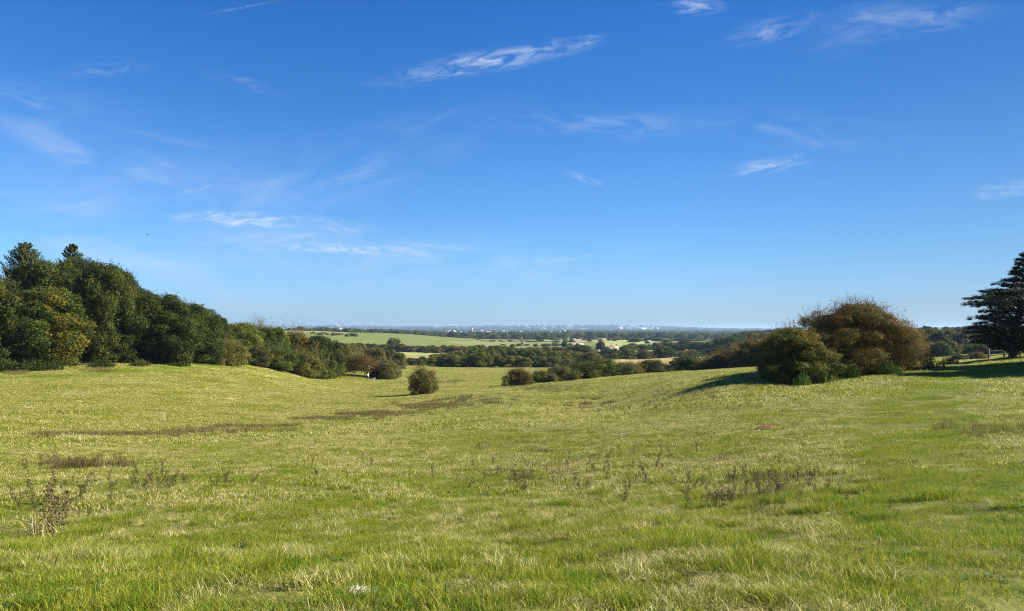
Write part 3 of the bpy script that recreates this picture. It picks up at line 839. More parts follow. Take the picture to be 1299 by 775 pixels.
# hedge along the crest right of the ditch
GH = 'bushes of the hedge on the crest'
for i, (px, top, w, D, m, lab) in enumerate([
    (658, 466, 28, 128, 'haw_red', 'dark reddish bush at the left end of the crest hedge'),
    (686, 469, 26, 133, 'olive', 'low olive bush next to the reddish end bush of the crest hedge'),
    (709, 463, 36, 136, 'olive', 'broad olive bush in the crest hedge right of the low olive one'),
    (738, 458, 42, 140, 'green', 'green bush in the crest hedge, left of its highest point'),
    (768, 455, 48, 142, 'green', 'tall green bush forming the highest point of the crest hedge'),
    (797, 459, 38, 145, 'olive', 'green bush in the crest hedge below the straw field'),
    (826, 455, 36, 148, 'grey', 'feathery grey bush in the crest hedge against the straw field'),
    (846, 464, 30, 148, 'green', 'low green bush in the crest hedge between the grey bush and the round one'),
    (872, 450, 46, 150, 'green', 'rounded green bush at the right of the straw field'),
    (893, 455, 30, 150, 'green', 'small green bush left of the russet bushes'),
    (912, 447, 42, 142, 'brown', 'pinkish-brown bush left of the russet bushes on the crest'),
    (935, 438, 50, 138, 'brown', 'russet bush on the crest behind the big hawthorns'),
    (962, 428, 46, 132, 'brown', 'tall russet bush partly hidden by the left hawthorn'),
    (985, 424, 36, 130, 'olive', 'olive bush hidden behind the left hawthorn')]):
    plant(S(i), px, top, w * 1.38, D, m, 'hedge_bush', lab, 'bush', GH)
plant(S(0), 701, 474, 16, 131, 'grey', 'hedge_bush', 'tiny grey bush beside the low olive one in the crest hedge', 'bush', GH)

# the two big hawthorns
hero = kind('big_haw', 611, 9.6, 6.2, .02, 170, .088, .082, 210000, prof_dome, 1900, lumpy=.15, squash=.62, r0=.10, stems=7, fork=.28, nlimb=22, spread=.8)
plant(hero, 1084, 380, 166, 60, 'haw_red', 'hawthorn_bush', 'big spreading hawthorn with rusty red autumn leaves on the right', 'bush', yaw=0, depth=12.5)
hero2 = kind('big_haw_green', 612, 5.2, 4.4, .02, 90, .11, .08, 100000, prof_dome, 750, lumpy=.18, squash=.66, r0=.08, stems=4, fork=.28, nlimb=16, spread=.5)
plant(hero2, 1006, 412, 104, 54.5, 'haw_green', 'hawthorn_bush', 'green hawthorn with yellowing top joined to the left of the big rusty one', 'bush', yaw=0, depth=7.5)
plant(hero2, 1052, 420, 74, 57.5, 'haw_red', 'hawthorn_bush', 'lower olive-brown hawthorn wedged between the green one and the big rusty one', 'bush', yaw=2.2, depth=5)
NET = [stem_clump(651 + i, 2.2, .9, .09) for i in range(2)]
for px, top, w, D, m, lab in ((1046, 469, 34, 52, 'nettle', 'bright green nettle clump at the foot where the two big hawthorns meet'), (1018, 477, 26, 51, 'nettle', 'bright green nettle clump in front of the green hawthorn'),
                              (1182, 457, 30, 62, 'olive', 'tall pale weed clump at the right foot of the big rusty hawthorn'), (1128, 466, 34, 54.5, 'nettle', 'nettle clump below the right half of the big rusty hawthorn'), (1080, 470, 30, 54, 'nettle', 'low nettle clump below the middle of the big rusty hawthorn'),
                              (1205, 452, 22, 75, 'olive', 'pale tall weeds standing alone in the sun left of the pine')):
    plant(NET[px % 2], px, top, w, D, m, 'nettle_clump' if m == 'nettle' else 'weed_clump', lab, 'nettles' if m == 'nettle' else 'weeds', depth=1.2 if m == 'nettle' else 1.6, sink=0)

# pine on the right: flat layered pads on a dark trunk
def build_pine():
    g = np.random.default_rng(77); D = 75.; u = D / F
    bx = (1284 - CX) / F * D; bz = gz(bx, D)
    ax = lambda y: np.interp(y, [322, 400, 455], [1304, 1291, 1284])
    tx = lambda y: (ax(y) - CX) * u - bx; tz = lambda y: EYE + (HY - y) * u - bz
    reach = lambda y: np.interp(y, [322, 327, 338, 350, 361, 370, 386, 393, 402, 414, 424, 436, 443], [6, 12, 15, 18, 30, 62, 66, 44, 50, 62, 58, 46, 26])
    V, T = [], []; b = MB()
    b.tube([(tx(y), 0, tz(y)) for y in (459, 440, 420, 400, 375, 350, 325)], [.46, .33, .29, .24, .18, .11, .03], 9)
    for y0 in (325, 331, 338, 344, 350, 356, 362, 369, 374, 380, 386, 393, 401, 408, 416, 421, 427, 433, 440):
        for k in range(11 if y0 > 360 else 8):
            y = y0 + g.normal(0, 1.9); a = (k + g.uniform(-.4, .4)) * 6.2832 / (11 if y0 > 360 else 8); L = reach(y0) * u * g.uniform(.55, 1.04)
            if math.cos(a) < -.8: L = reach(y0) * u * g.uniform(.8, 1.03)
            z1 = tz(y); z0 = z1 - .28 * L + g.normal(0, .1); x0 = tx(y)
            P = lambda s, o=0.: np.array([x0 + L * s * math.cos(a) - o * math.sin(a), L * s * math.sin(a) + o * math.cos(a), z0 + (z1 - z0) * min(1, 1.5 * s) - .10 * L * max(0, s - .7)])
            b.tube([P(0), P(.35), P(.7), P(.98)], [.075, .05, .03, .01], 4)
            nt_ = int(5 + L / .17)
            for j in range(nt_):
                s = g.uniform(.28, 1) ** .75; o = g.normal(0, .2) * L * (1.15 - s) ** .7
                c = P(s, o) + [0, 0, abs(g.normal(0, .10))]; m = int(g.integers(26, 60)); r = g.uniform(.16, .40)
                d = g.normal(0, 1, (m, 3)); d /= np.linalg.norm(d, axis=1)[:, None]; d[:, 2] = d[:, 2] * .55 + .12
                V.append(leaves_at(c + d * r * g.uniform(.3, 1.1, m)[:, None], d, .17, g, .22, .4, .5).reshape(-1, 3)); T.append(np.repeat(g.uniform(0, 1, m), 4))
    V = np.concatenate(V)
    r = bpy.data.objects.new('pine_tree', None); COL.objects.link(r); r.location = (bx, D, bz)
    link('crown', quick_mesh('pine_crown', V, np.arange(len(V)).reshape(-1, 4), {'tint': np.concatenate(T)}, [M['pine']]), r)
    link('trunk', b.mesh('pine_trunk', [M['bark']], True), r)
    tag(r, 'dark layered pine at the right edge, branches in flat tiers', 'tree')


build_pine()
plant(OAKS[1], 1485, 245, 190, 62, 'pine', 'oak_tree', 'dark tree beyond the right edge of the photo shading the grass below the pine', 'tree')
plant(OAKS[2], 1485, 262, 150, 54, 'pine', 'oak_tree', 'lower dark tree beyond the right edge, nearer than the other shading the grass', 'tree')


def conifer(px, top, w, D, seed, label):
    g = np.random.default_rng(seed)
    x = (px - CX) / F * D; z = gz(x, D); H = EYE + (HY - top) / F * D - z; Wm = w / F * D
    V, T = [], []; b = MB(); b.tube([(0, 0, -.3), (0, 0, H * .5), (0, 0, H)], [.35, .22, .03], 7)
    for k in range(230):
        t = g.uniform(.35, .995); a = g.uniform(0, 6.28)
        L = Wm / 2 * min(1, ((1 - t) / .28)) ** .62 * g.uniform(.7, 1.12) + .25
        h0 = H * t - L * .25
        m = int(60 + 130 * L / (Wm / 2)); s = g.uniform(.05, 1, m) ** .7
        out = L * s; zz = h0 + L * (.05 * s + .6 * s ** 2.2)
        w_ = .07 * L * (1.15 - s) + .07
        P = np.c_[out * math.cos(a), out * math.sin(a), zz] + g.normal(0, 1, (m, 3)) * w_[:, None] * np.array([1, 1, .6])
        V.append(leaves_at(P, np.tile([math.cos(a), math.sin(a), .6], (m, 1)), .26, g, .42, .3).reshape(-1, 3)); T.append(np.repeat(g.uniform(0, 1, m) * .6 + .4 * g.uniform(), 4))
        b.tube([(0, 0, h0), (L * .5 * math.cos(a), L * .5 * math.sin(a), h0 + L * .12), (L * math.cos(a), L * math.sin(a), h0 + L * .45)], [.05, .035, .012], 4)
    r = bpy.data.objects.new('conifer_tree', None); COL.objects.link(r); r.location = (x, D, z)
    V = np.concatenate(V)
    link('crown', quick_mesh('conifer_crown', V, np.arange(len(V)).reshape(-1, 4), {'tint': np.concatenate(T)}, [M['conifer']]), r)
    link('trunk', b.mesh('conifer_trunk', [M['bark']], True), r)
    tag(r, label, 'tree', GW)


conifer(33, 308, 52, 137, 81, 'broad conifer top rising above the wood behind the yellowing oak')
conifer(92, 310, 34, 140, 82, 'small pointed conifer top rising above the tall dark oak')

# ------------------------------------------------------------------ the farmland: rows of trees, each one a thing
ORD = ['first', 'second', 'third', 'fourth', 'fifth', 'sixth', 'seventh', 'eighth', 'ninth', 'tenth', 'eleventh', 'twelfth', '13th', '14th', '15th', '16th', '17th', '18th', '19th', '20th'] + [f'{i}th' for i in range(21, 60)]
WORDS = {'oak': 'dark green', 'green': 'green', 'olive': 'olive', 'brown': 'brown', 'grey': 'greyish', 'purple': 'purplish', 'bluegreen': 'dull green'}


def row(place, group, px0, px1, step, topf, D0, D1, wf, mats, kinds, parts=True, only=None):
    xs = []; x = px0
    while x <= px1: xs.append(x + random.uniform(-.3, .3) * step); x += step * random.uniform(.8, 1.2)
    xs.sort()
    for i, px in enumerate(xs):
        if only and not only(px): continue
        m = random.choice(mats); D = random.uniform(D0, D1)
        plant(random.choice(kinds), px, topf(px) + random.uniform(-1.6, 1.6), wf * random.uniform(.75, 1.3), D, m, 'tree',
              f'{WORDS[m]} tree, {ORD[i]} from the left in {place}', 'tree', group, parts=parts, sink=.4)


lerp = lambda *p: (lambda x: float(np.interp(x, [a for a, b in p], [b for a, b in p])))
row("the thicket behind the pale-trunked hawthorn", 'trees of the thicket behind the hawthorn', 418, 512, 9, lerp((418, 434), (450, 436), (470, 437), (512, 447)), 235, 300, 24, ['olive', 'green', 'green', 'grey', 'olive'], MIDS)
row("the front of the dark tree belt", 'trees of the dark belt', 482, 726, 9.5, lerp((482, 456), (540, 452), (600, 447), (660, 450), (726, 455)), 296, 315, 27, ['olive', 'green', 'olive', 'grey', 'green'], MIDS)
row("the back of the dark tree belt", 'trees of the belt behind', 560, 760, 11, lerp((560, 448), (590, 441), (620, 438), (660, 440), (700, 443), (760, 446)), 330, 380, 28, ['olive', 'olive', 'green', 'green', 'brown'], MIDS)
row("the hedge below the green hill", 'trees of the hedge below the green hill', 488, 612, 8, lerp((488, 437), (520, 437), (560, 438), (612, 437)), 575, 600, 19, ['olive', 'grey', 'green', 'brown'], MIDS)
row('the hedge right of the hill foot', 'trees right of the hill foot', 612, 720, 10, lerp((612, 437), (650, 440), (680, 440), (720, 441)), 470, 520, 22, ['olive', 'grey', 'brown', 'green'], MIDS)
for px, top, w, D, m, lab in ((499, 427.5, 19, 640, 'bluegreen', 'solitary round dark tree standing in the bright green hill field'), (736, 436, 40, 440, 'oak', 'broad dark green tree below the cream farm buildings'),
                              (762, 432, 16, 620, 'purple', 'round purplish tree right of the cream farm buildings'), (774, 441, 34, 430, 'green', 'dark green tree in front of the farmhouse roofs'),
                              (752, 446, 28, 410, 'olive', 'olive tree under the broad dark tree'), (716, 432.5, 9, 800, 'bluegreen', 'small dark tree left of the cream farm buildings'), (795, 441, 26, 440, 'green', 'green tree right of the farmhouse'),
                              (842, 438, 34, 430, 'green', 'wide bright green tree above the straw field'), (818, 443, 24, 425, 'grey', 'greyish tree with a bare top above the straw field'), (868, 430.5, 24, 640, 'oak', 'tall dark green tree behind the wide bright green one'),
                              (884, 433, 28, 560, 'oak', 'dark green tree left of the wooded slope'), (573, 420, 13, 1270, 'bluegreen', 'larger dark tree at the foot of the town, beside the hill brow'), (440, 416.5, 8, 1180, 'bluegreen', 'dark round tree right of the white wind turbine on the hill'),
                              (426, 417, 8, 1180, 'bluegreen', 'dark round tree left of the white wind turbine on the hill'), (684, 426, 13, 1250, 'bluegreen', 'dark tree standing alone in the pale far strip fields'), (750, 426.5, 6, 1400, 'bluegreen', 'small dark tree on the far strip field above the farm'),
                              (783, 425.5, 9, 1250, 'bluegreen', 'dark tree in the far field above the farmhouse'), (795, 425, 7, 1300, 'bluegreen', 'dark tree close right of another in the far field')):
    plant(random.choice(MIDS), px, top, w, D, m, 'tree', lab, 'tree', sink=.4)
row('the trees bordering the straw field', 'trees bordering the straw field', 700, 905, 13, lerp((700, 446), (780, 446), (905, 444)), 420, 470, 24, ['green', 'oak', 'olive', 'grey'], MIDS)
row("the mixed trees right of the farm", 'mixed trees by the farm', 796, 912, 9, lerp((796, 436), (850, 434), (912, 436)), 560, 700, 20, ['oak', 'green', 'brown', 'olive', 'bluegreen'], MIDS)
row("the far copse by the wooded slope", 'trees of the far copse', 806, 930, 8, lerp((806, 428), (870, 429), (930, 432)), 900, 1150, 16, ['bluegreen', 'brown', 'bluegreen', 'green'], FARS)
row('the front of the wooded slope', 'trees of the wooded slope', 880, 1000, 10, lerp((880, 446), (905, 440), (930, 433), (1000, 426)), 380, 430, 30, ['bluegreen', 'green', 'oak'], MIDS)
row('the upper part of the wooded slope', 'trees of the wooded slope', 902, 1010, 9, lerp((902, 432), (920, 426), (945, 420.5), (1010, 417.5)), 500, 560, 24, ['bluegreen', 'green', 'bluegreen'], MIDS)
row('the top of the wooded slope', 'trees of the wooded slope', 945, 1040, 8, lerp((945, 419), (960, 418), (1040, 416)), 600, 680, 20, ['bluegreen', 'oak'], MIDS)
row('the front row left of the pine', 'trees between hawthorn and pine', 1150, 1310, 15, lerp((1150, 436), (1190, 432), (1250, 437), (1310, 436)), 235, 265, 34, ['bluegreen', 'green', 'bluegreen', 'olive'], MIDS)
row('the middle row left of the pine', 'trees between hawthorn and pine', 1150, 1310, 13, lerp((1150, 422), (1200, 420), (1310, 421)), 290, 330, 32, ['bluegreen', 'green', 'oak'], MIDS)
row('the skyline row left of the pine', 'trees between hawthorn and pine', 1140, 1310, 11, lerp((1140, 414), (1200, 412.5), (1310, 412)), 370, 420, 28, ['bluegreen', 'bluegreen', 'green'], MIDS)
plant(S(1), 1240, 446, 26, 180, 'brown', 'bush', 'low rusty bush in front of the wood, left of the pine trunk', 'bush')
plant(S(2), 1216, 449, 22, 170, 'bluegreen', 'bush', 'low dull green bush in front of the wood left of the pine', 'bush')
row("the line before the distant town", 'trees in front of the town', 508, 698, 6.5, lerp((508, 419.5), (560, 421.5), (600, 423.6), (640, 424), (698, 425.5)), 1350, 1650, 11, ['bluegreen', 'green', 'bluegreen', 'brown'], FARS)
row("the lower line below the town", 'trees below the town', 588, 700, 7, lerp((588, 426.5), (640, 427.5), (700, 428.5)), 1300, 1420, 11, ['bluegreen', 'green'], FARS)
row("the hill brow hedge by the turbine", 'hedge trees by the turbine', 372, 470, 6, lerp((372, 419.5), (420, 419), (470, 418.8)), 1080, 1180, 8, ['bluegreen', 'olive'], FARS)
row("the short hedge on the green hill", 'hedge trees on the green hill', 398, 452, 6, lerp((398, 421.5), (452, 421.8)), 900, 980, 8, ['bluegreen', 'olive'], FARS)
row("the hedge at the green hill's foot", 'hedge trees at the hill bottom', 412, 486, 7, lerp((412, 433), (486, 435.5)), 610, 640, 13, ['oak', 'olive', 'bluegreen'], MIDS)
row('the hedges of the far strip fields', 'hedge trees of the strip fields', 690, 815, 8, lerp((690, 429), (815, 428)), 1100, 1500, 9, ['bluegreen', 'brown', 'olive', 'bluegreen'], FARS)
row('the hedge above the hidden road', 'hedge trees above the road', 606, 730, 7, lerp((606, 432), (730, 431.5)), 1050, 1150, 10, ['bluegreen', 'olive', 'green'], FARS)
row('the hedge below the hidden road', 'hedge trees below the road', 640, 724, 9, lerp((640, 435.5), (724, 434.5)), 800, 880, 12, ['bluegreen', 'olive', 'green'], FARS)

# far woodland that reads as one mass
def far_wood():
    g = np.random.default_rng(5); n = 30000
    a = g.uniform(-R(37), R(37), n); r = np.exp(g.uniform(math.log(1500), math.log(13000), n))
    X, Y = r * np.sin(a), r * np.cos(a)
    f = fbm(X / 420, Y / 420, 131, 3)
    px = CX + F * np.tan(a); town = (px > 545) & (px < 720) & (r > 2300) & (r < 5000)
    keep = f > .52 + .06 * (r < 2800) + .2 * town
    X, Y, r = X[keep], Y[keep], r[keep]; n = len(X)
    pr = [k.crown for k in FARS]
    ms = []
    for i, k in enumerate(FARS):
        me = k.crown.copy(); me.materials.clear(); me.materials.append(M['bluegreen']); ms.append(me)
    s = g.uniform(.8, 1.5, n) * (1 + r / 9000)
    scatter('distant_woodland', X, Y, zf(X, Y) - .8, g.integers(0, 3, n), g.uniform(0, 6.28, n), s * 1.25, proto_collection('far_crowns', ms),
            'blue-green woods and hedges fading into the haze around the far town', 'woodland', tilt=False, sz=s * .95)


far_wood()

# ------------------------------------------------------------------ buildings
def gable(w, d, h, rh):
    b = MB(); x, y = w / 2, d / 2; o = .35
    b.add([(-x, -y, -1), (x, -y, -1), (x, y, -1), (-x, y, -1), (-x, -y, h), (x, -y, h), (x, y, h), (-x, y, h), (-x, 0, h + rh), (x, 0, h + rh)],
          [(0, 1, 5, 4), (2, 3, 7, 6), (1, 2, 6, 5), (3, 0, 4, 7), (5, 6, 9, 9)[:4], (7, 4, 8, 8)[:4]], 0)
    # gable triangles as thin quads
    b.q[-2] = [b.q[-2][0], b.q[-2][1], len(b.v) - 1, len(b.v) - 1][:4]; b.q[-1] = [b.q[-1][0], b.q[-1][1], len(b.v) - 2, len(b.v) - 2][:4]
    b.q = b.q[:-2]; b.m = b.m[:-2]
    b.add([(x, -y, h), (x, y, h), (x, .02, h + rh), (x, -.02, h + rh)], [(0, 1, 2, 3)], 0)
    b.add([(-x, y, h), (-x, -y, h), (-x, -.02, h + rh), (-x, .02, h + rh)], [(0, 1, 2, 3)], 0)
    rb = MB()
    for s in (-1, 1):
        rb.add([(-x - o, s * (y + o), h - .25), (x + o, s * (y + o), h - .25), (x + o, 0, h + rh + .12), (-x - o, 0, h + rh + .12),
                (-x - o, s * (y + o), h - .05), (x + o, s * (y + o), h - .05), (x + o, 0, h + rh + .34), (-x - o, 0, h + rh + .34)],
               [(0, 1, 2, 3), (4, 5, 6, 7), (0, 1, 5, 4), (1, 2, 6, 5), (3, 0, 4, 7)], 0)
    return b, rb


def house_mesh(name, w, d, h, rh, wall, roof):
    a, r = gable(w, d, h, rh)
    for v, q in ((r.v, r.q),):
        o = len(a.v); a.v += v; a.t += r.t; a.q += [[i + o for i in f] for f in q]; a.m += [1] * len(q)
    # window strips proud of the long walls
    for s in (-1, 1):
        for i in range(4):
            for lv in range(max(1, int(h // 2.8))):
                a.box(((i - 1.5) * w / 4.4, s * (d / 2 + .01), 1.6 + lv * 2.8), (w / 11, .06, 1.1), 0, 2)
    return a.mesh(name, [M[wall], M[roof], M['window']])


TOWN = [house_mesh('town0', 12, 8, 6, 3, 'render_wall', 'slate'), house_mesh('town1', 20, 9, 6, 3.2, 'render_wall', 'tile'), house_mesh('town2', 15, 9, 9, 3, 'render_wall', 'slate'), house_mesh('town3', 26, 12, 7, 2.2, 'white', 'metal_roof'), house_mesh('town4', 11, 8, 6, 3, 'cream_wall', 'tile')]
SHED = house_mesh('shed', 40, 22, 9, 2.2, 'white', 'metal_roof')


def building(me, w0, px, D, wpx, hpx=None, lab='', group=None, name='house', yaw=None, lift=0):
    x = (px - CX) / F * D; z = gz(x, D); s = wpx / F * D / w0
    o = link(name, me, None, (x, D, z + lift)); h0 = max(v.co.z for v in me.vertices)
    sz = s if hpx is None else hpx / F * D / h0
    o.scale = (s, s, sz); o.rotation_euler = (0, 0, random.uniform(-.5, .9) if yaw is None else yaw)
    return tag(o, lab, 'building' if name != 'house' else 'house', group)


W0 = [12, 20, 15, 26, 11]
for i in range(104):
    px = random.uniform(560, 644) if i < 84 else random.uniform(642, 700)
    k = random.choice([0, 1, 2, 2, 3, 4]); D = random.uniform(3600, 4600)
    building(TOWN[k], W0[k], px, D, random.uniform(1.3, 3.4), random.uniform(1.6, 4.2) * (1 if i < 84 else .7), ('pale building among the crowded roofs of the distant town' if i < 84 else 'pale building scattered right of the distant town centre'),
             'pale buildings of the distant town' if i < 84 else 'pale buildings right of the distant town', lift=2)
for i in range(26):
    px = random.uniform(455, 560); k = random.choice([0, 1, 2]); D = random.uniform(4500, 6500)
    building(TOWN[k], W0[k], px, D, random.uniform(1.2, 2.4), random.uniform(1., 1.7), 'small pale building in the haze left of the distant town', 'small pale buildings left of the town', lift=2)
for i in range(52):
    px = random.uniform(700, 965); k = random.choice([0, 1, 2, 3, 3]); D = random.uniform(3000, 6500)
    building(TOWN[k], W0[k], px, D, random.uniform(1.2, 3.4), random.uniform(.8, 1.5), 'small pale building scattered over the hazy plain right of the town', 'small pale buildings on the plain', lift=2)
for i, (px, w) in enumerate(((846, 5), (854, 3), (863, 5), (875, 4), (888, 8), (900, 3), (905, 4), (912, 4))):
    building(TOWN[3], 26, px, 2900, w, 1.7, f'pale building, {ORD[i]} from the left in the row left of the wooded slope', 'row of pale buildings by the wooded slope', 'building', yaw=.35, lift=3)
for px, w, h, D, lab in ((786, 6.5, 2.6, 9300, 'bright white hall, the larger of two on the far hill above the farm'), (778, 5, 1.2, 9300, 'long low white hall left of the larger one on the far hill'), (812, 12, 1.7, 9200, 'long white hall on the far hill, longest of the white ones'),
                         (834, 3, 1.8, 9100, 'small white hall on the far hill right of the longest one'), (716, 2.4, 3, 5200, 'white block standing alone in the plain left of the halls'), (711, 4.5, 1.2, 5100, 'low white building beside the lone white block'), (773.5, 2, 1.8, 5600, 'small white block below the white halls')):
    building(SHED, 40, px, D, w, h, lab, None, 'building', yaw=.25, lift=8 if D > 6000 else 3)
# church-like tower in the town
tb = MB(); tb.box((0, 0, 15), (9, 9, 32)); tb.box((0, 0, 31.5), (9.8, 9.8, 1))
for sx in (-1, 1):
    for sy in (-1, 1): tb.box((sx * 4.2, sy * 4.2, 33.5), (1.2, 1.2, 3.2))
px, D = 598.5, 4200; x = (px - CX) / F * D
tr = bpy.data.objects.new('tower', None); COL.objects.link(tr); tr.location = (x, D, gz(x, D)); tr.rotation_euler.z = .4
link('shaft', tb.mesh('tower_shaft', [M['stone_wall']]), tr)
wb = MB()
for a in range(4):
    c, s = math.cos(a * math.pi / 2), math.sin(a * math.pi / 2); wb.box((c * 4.52, s * 4.52, 25), (.2 if a % 2 == 0 else 2.4, 2.4 if a % 2 == 0 else .2, 5))
link('opening', wb.mesh('tower_opening', [M['window']]), tr)
tag(tr, 'pale square tower rising above the distant town', 'tower')


def farm(px, D, w, d, h, rh, wall, roof, yaw, label, cat='house', chim=True, name='farmhouse'):
    x = (px - CX) / F * D; r = bpy.data.objects.new(name, None); COL.objects.link(r)
    r.location = (x, D, gz(x, D)); r.rotation_euler.z = yaw
    a, rf = gable(w, d, h, rh)
    link('wall', a.mesh('farm_wall', [M[wall]]), r)
    ro = link('roof', rf.mesh('farm_roof', [M[roof]]), r)
    if chim:
        c = MB(); c.box((w * .38, 0, h + rh + .6), (.9, .7, 1.8)); link('chimney', c.mesh('chimney', [M['tile']]), ro)
        for i in range(3):
            for lv in (1.5, 4.2):
                if lv + .8 > h: continue
                m = MB(); m.box(((i - 1) * w / 3.4, -d / 2 - .012, lv), (1.2, .08, 1.2)); link('window', m.mesh('farm_window', [M['window']]), r)
    else:
        m = MB(); m.box((0, -d / 2 - .012, 1.6), (3, .08, 3.2)); link('door', m.mesh('barn_door', [M['wood']]), r)
    return tag(r, label, cat)


farm(727.5, 830, 6, 5, 1.9, 1.0, 'cream_wall', 'cream_wall', .5, 'smaller cream building, the left of the pair behind the broad dark tree')
farm(735.5, 830, 7.5, 5, 2.1, 1.1, 'cream_wall', 'cream_wall', .5, 'larger cream building, the right of the pair behind the broad dark tree')
farm(757.5, 560, 3.6, 3, 1.9, .8, 'cream_wall', 'cream_wall', .4, 'low cream shed under the purplish tree', 'shed', False, 'shed')
farm(773, 600, 4.6, 4.4, 3.2, 1.5, 'cream_wall', 'tile', .4, 'farmhouse with a pale gable among the trees')
farm(779.5, 610, 5, 5, 3.4, 1.6, 'stone_wall', 'cream_wall', .4, 'small farm outbuilding right of the gabled farmhouse', 'house')
farm(822, 880, 6, 5, 2.4, 1.2, 'wood', 'green_roof', .3, 'barn with a pale green roof beside the mixed trees', 'barn', False, 'barn')
farm(662.5, 960, 3, 2.6, 2, .6, 'white', 'slate', .2, 'tiny white shed in the pale field above the tree belt', 'shed', False, 'shed')


def turbine(px, D, hub_y, bl, label, ang, thick=1.):
    x = (px - CX) / F * D; z = gz(x, D); hub = EYE + (HY - hub_y) / F * D - z
    r = bpy.data.objects.new('wind_turbine', None); COL.objects.link(r); r.location = (x, D, z)
    t = MB(); t.tube([(0, 0, -1), (0, 0, hub * .5), (0, 0, hub - 1)], [2.4 * thick, 1.9 * thick, 1.3 * thick], 14); link('tower', t.mesh('turbine_tower', [M['white']], True), r)
    n = MB(); n.box((0, .5, hub), (2.4 * thick, 6 * thick, 2.4 * thick)); link('nacelle', n.mesh('turbine_nacelle', [M['white']]), r)
    hb = MB(); hb.tube([(0, -2.6 * thick, hub), (0, -3.8 * thick, hub), (0, -4.6 * thick, hub)], [1.3 * thick, 1.1 * thick, .2], 12); h = link('hub', hb.mesh('turbine_hub', [M['white']], True), r)
    for k in range(3):
        a = ang + k * 2.0944; dx, dz = math.cos(a), math.sin(a)
        b = MB(); V = []
        for s, c in ((.02, .6), (.12, 1.35), (.25, 1.25), (.6, .8), (1, .2)):
            for e, th in ((-.35, 0), (0, .16), (.65, 0), (0, -.16)):
                V.append((dx * s * bl - dz * c * e * 2 * thick, -3.8 * thick + th * c * thick, hub + dz * s * bl + dx * c * e * 2 * thick))
        b.add(V, [(i * 4 + j, i * 4 + (j + 1) % 4, i * 4 + 4 + (j + 1) % 4, i * 4 + 4 + j) for i in range(4) for j in range(4)])
        link('blade', b.mesh('turbine_blade', [M['white']]), h)
    return tag(r, label, 'wind turbine')


turbine(432.5, 2300, 415.6, 22, 'white wind turbine rising behind the brow of the green hill', R(140), 1.3)
turbine(384, 4200, 413.6, 15, 'faint thin wind turbine in the haze near the wood', R(80), 1.0)

# ------------------------------------------------------------------ post and rail fence under the pine
fr = bpy.data.objects.new('wooden_fence', None); COL.objects.link(fr)
D = 80.; x0 = (1254 - CX) / F * D; fr.location = (x0, D, gz(x0, D))
tag(fr, 'dark post and rail fence in the shade under the pine', 'fence')
posts = []
for i in range(6):
    xx = i * 1.8; zz = gz(x0 + xx, D + .08 * xx) - gz(x0, D)
    posts.append((xx, .08 * xx, zz)); b = MB(); b.box((0, 0, .45), (.14, .14, 1.5)); b.box((0, 0, 1.215), (.11, .11, .03))
    link('post', b.mesh('fence_post', [M['wood']]), fr, posts[-1])
for h in (.5, .95):
    b = MB(); b.tube([(p[0], p[1] - .1, p[2] + h) for p in posts], [.05] * 6, 4); link('rail', b.mesh('fence_rail', [M['wood']]), fr)

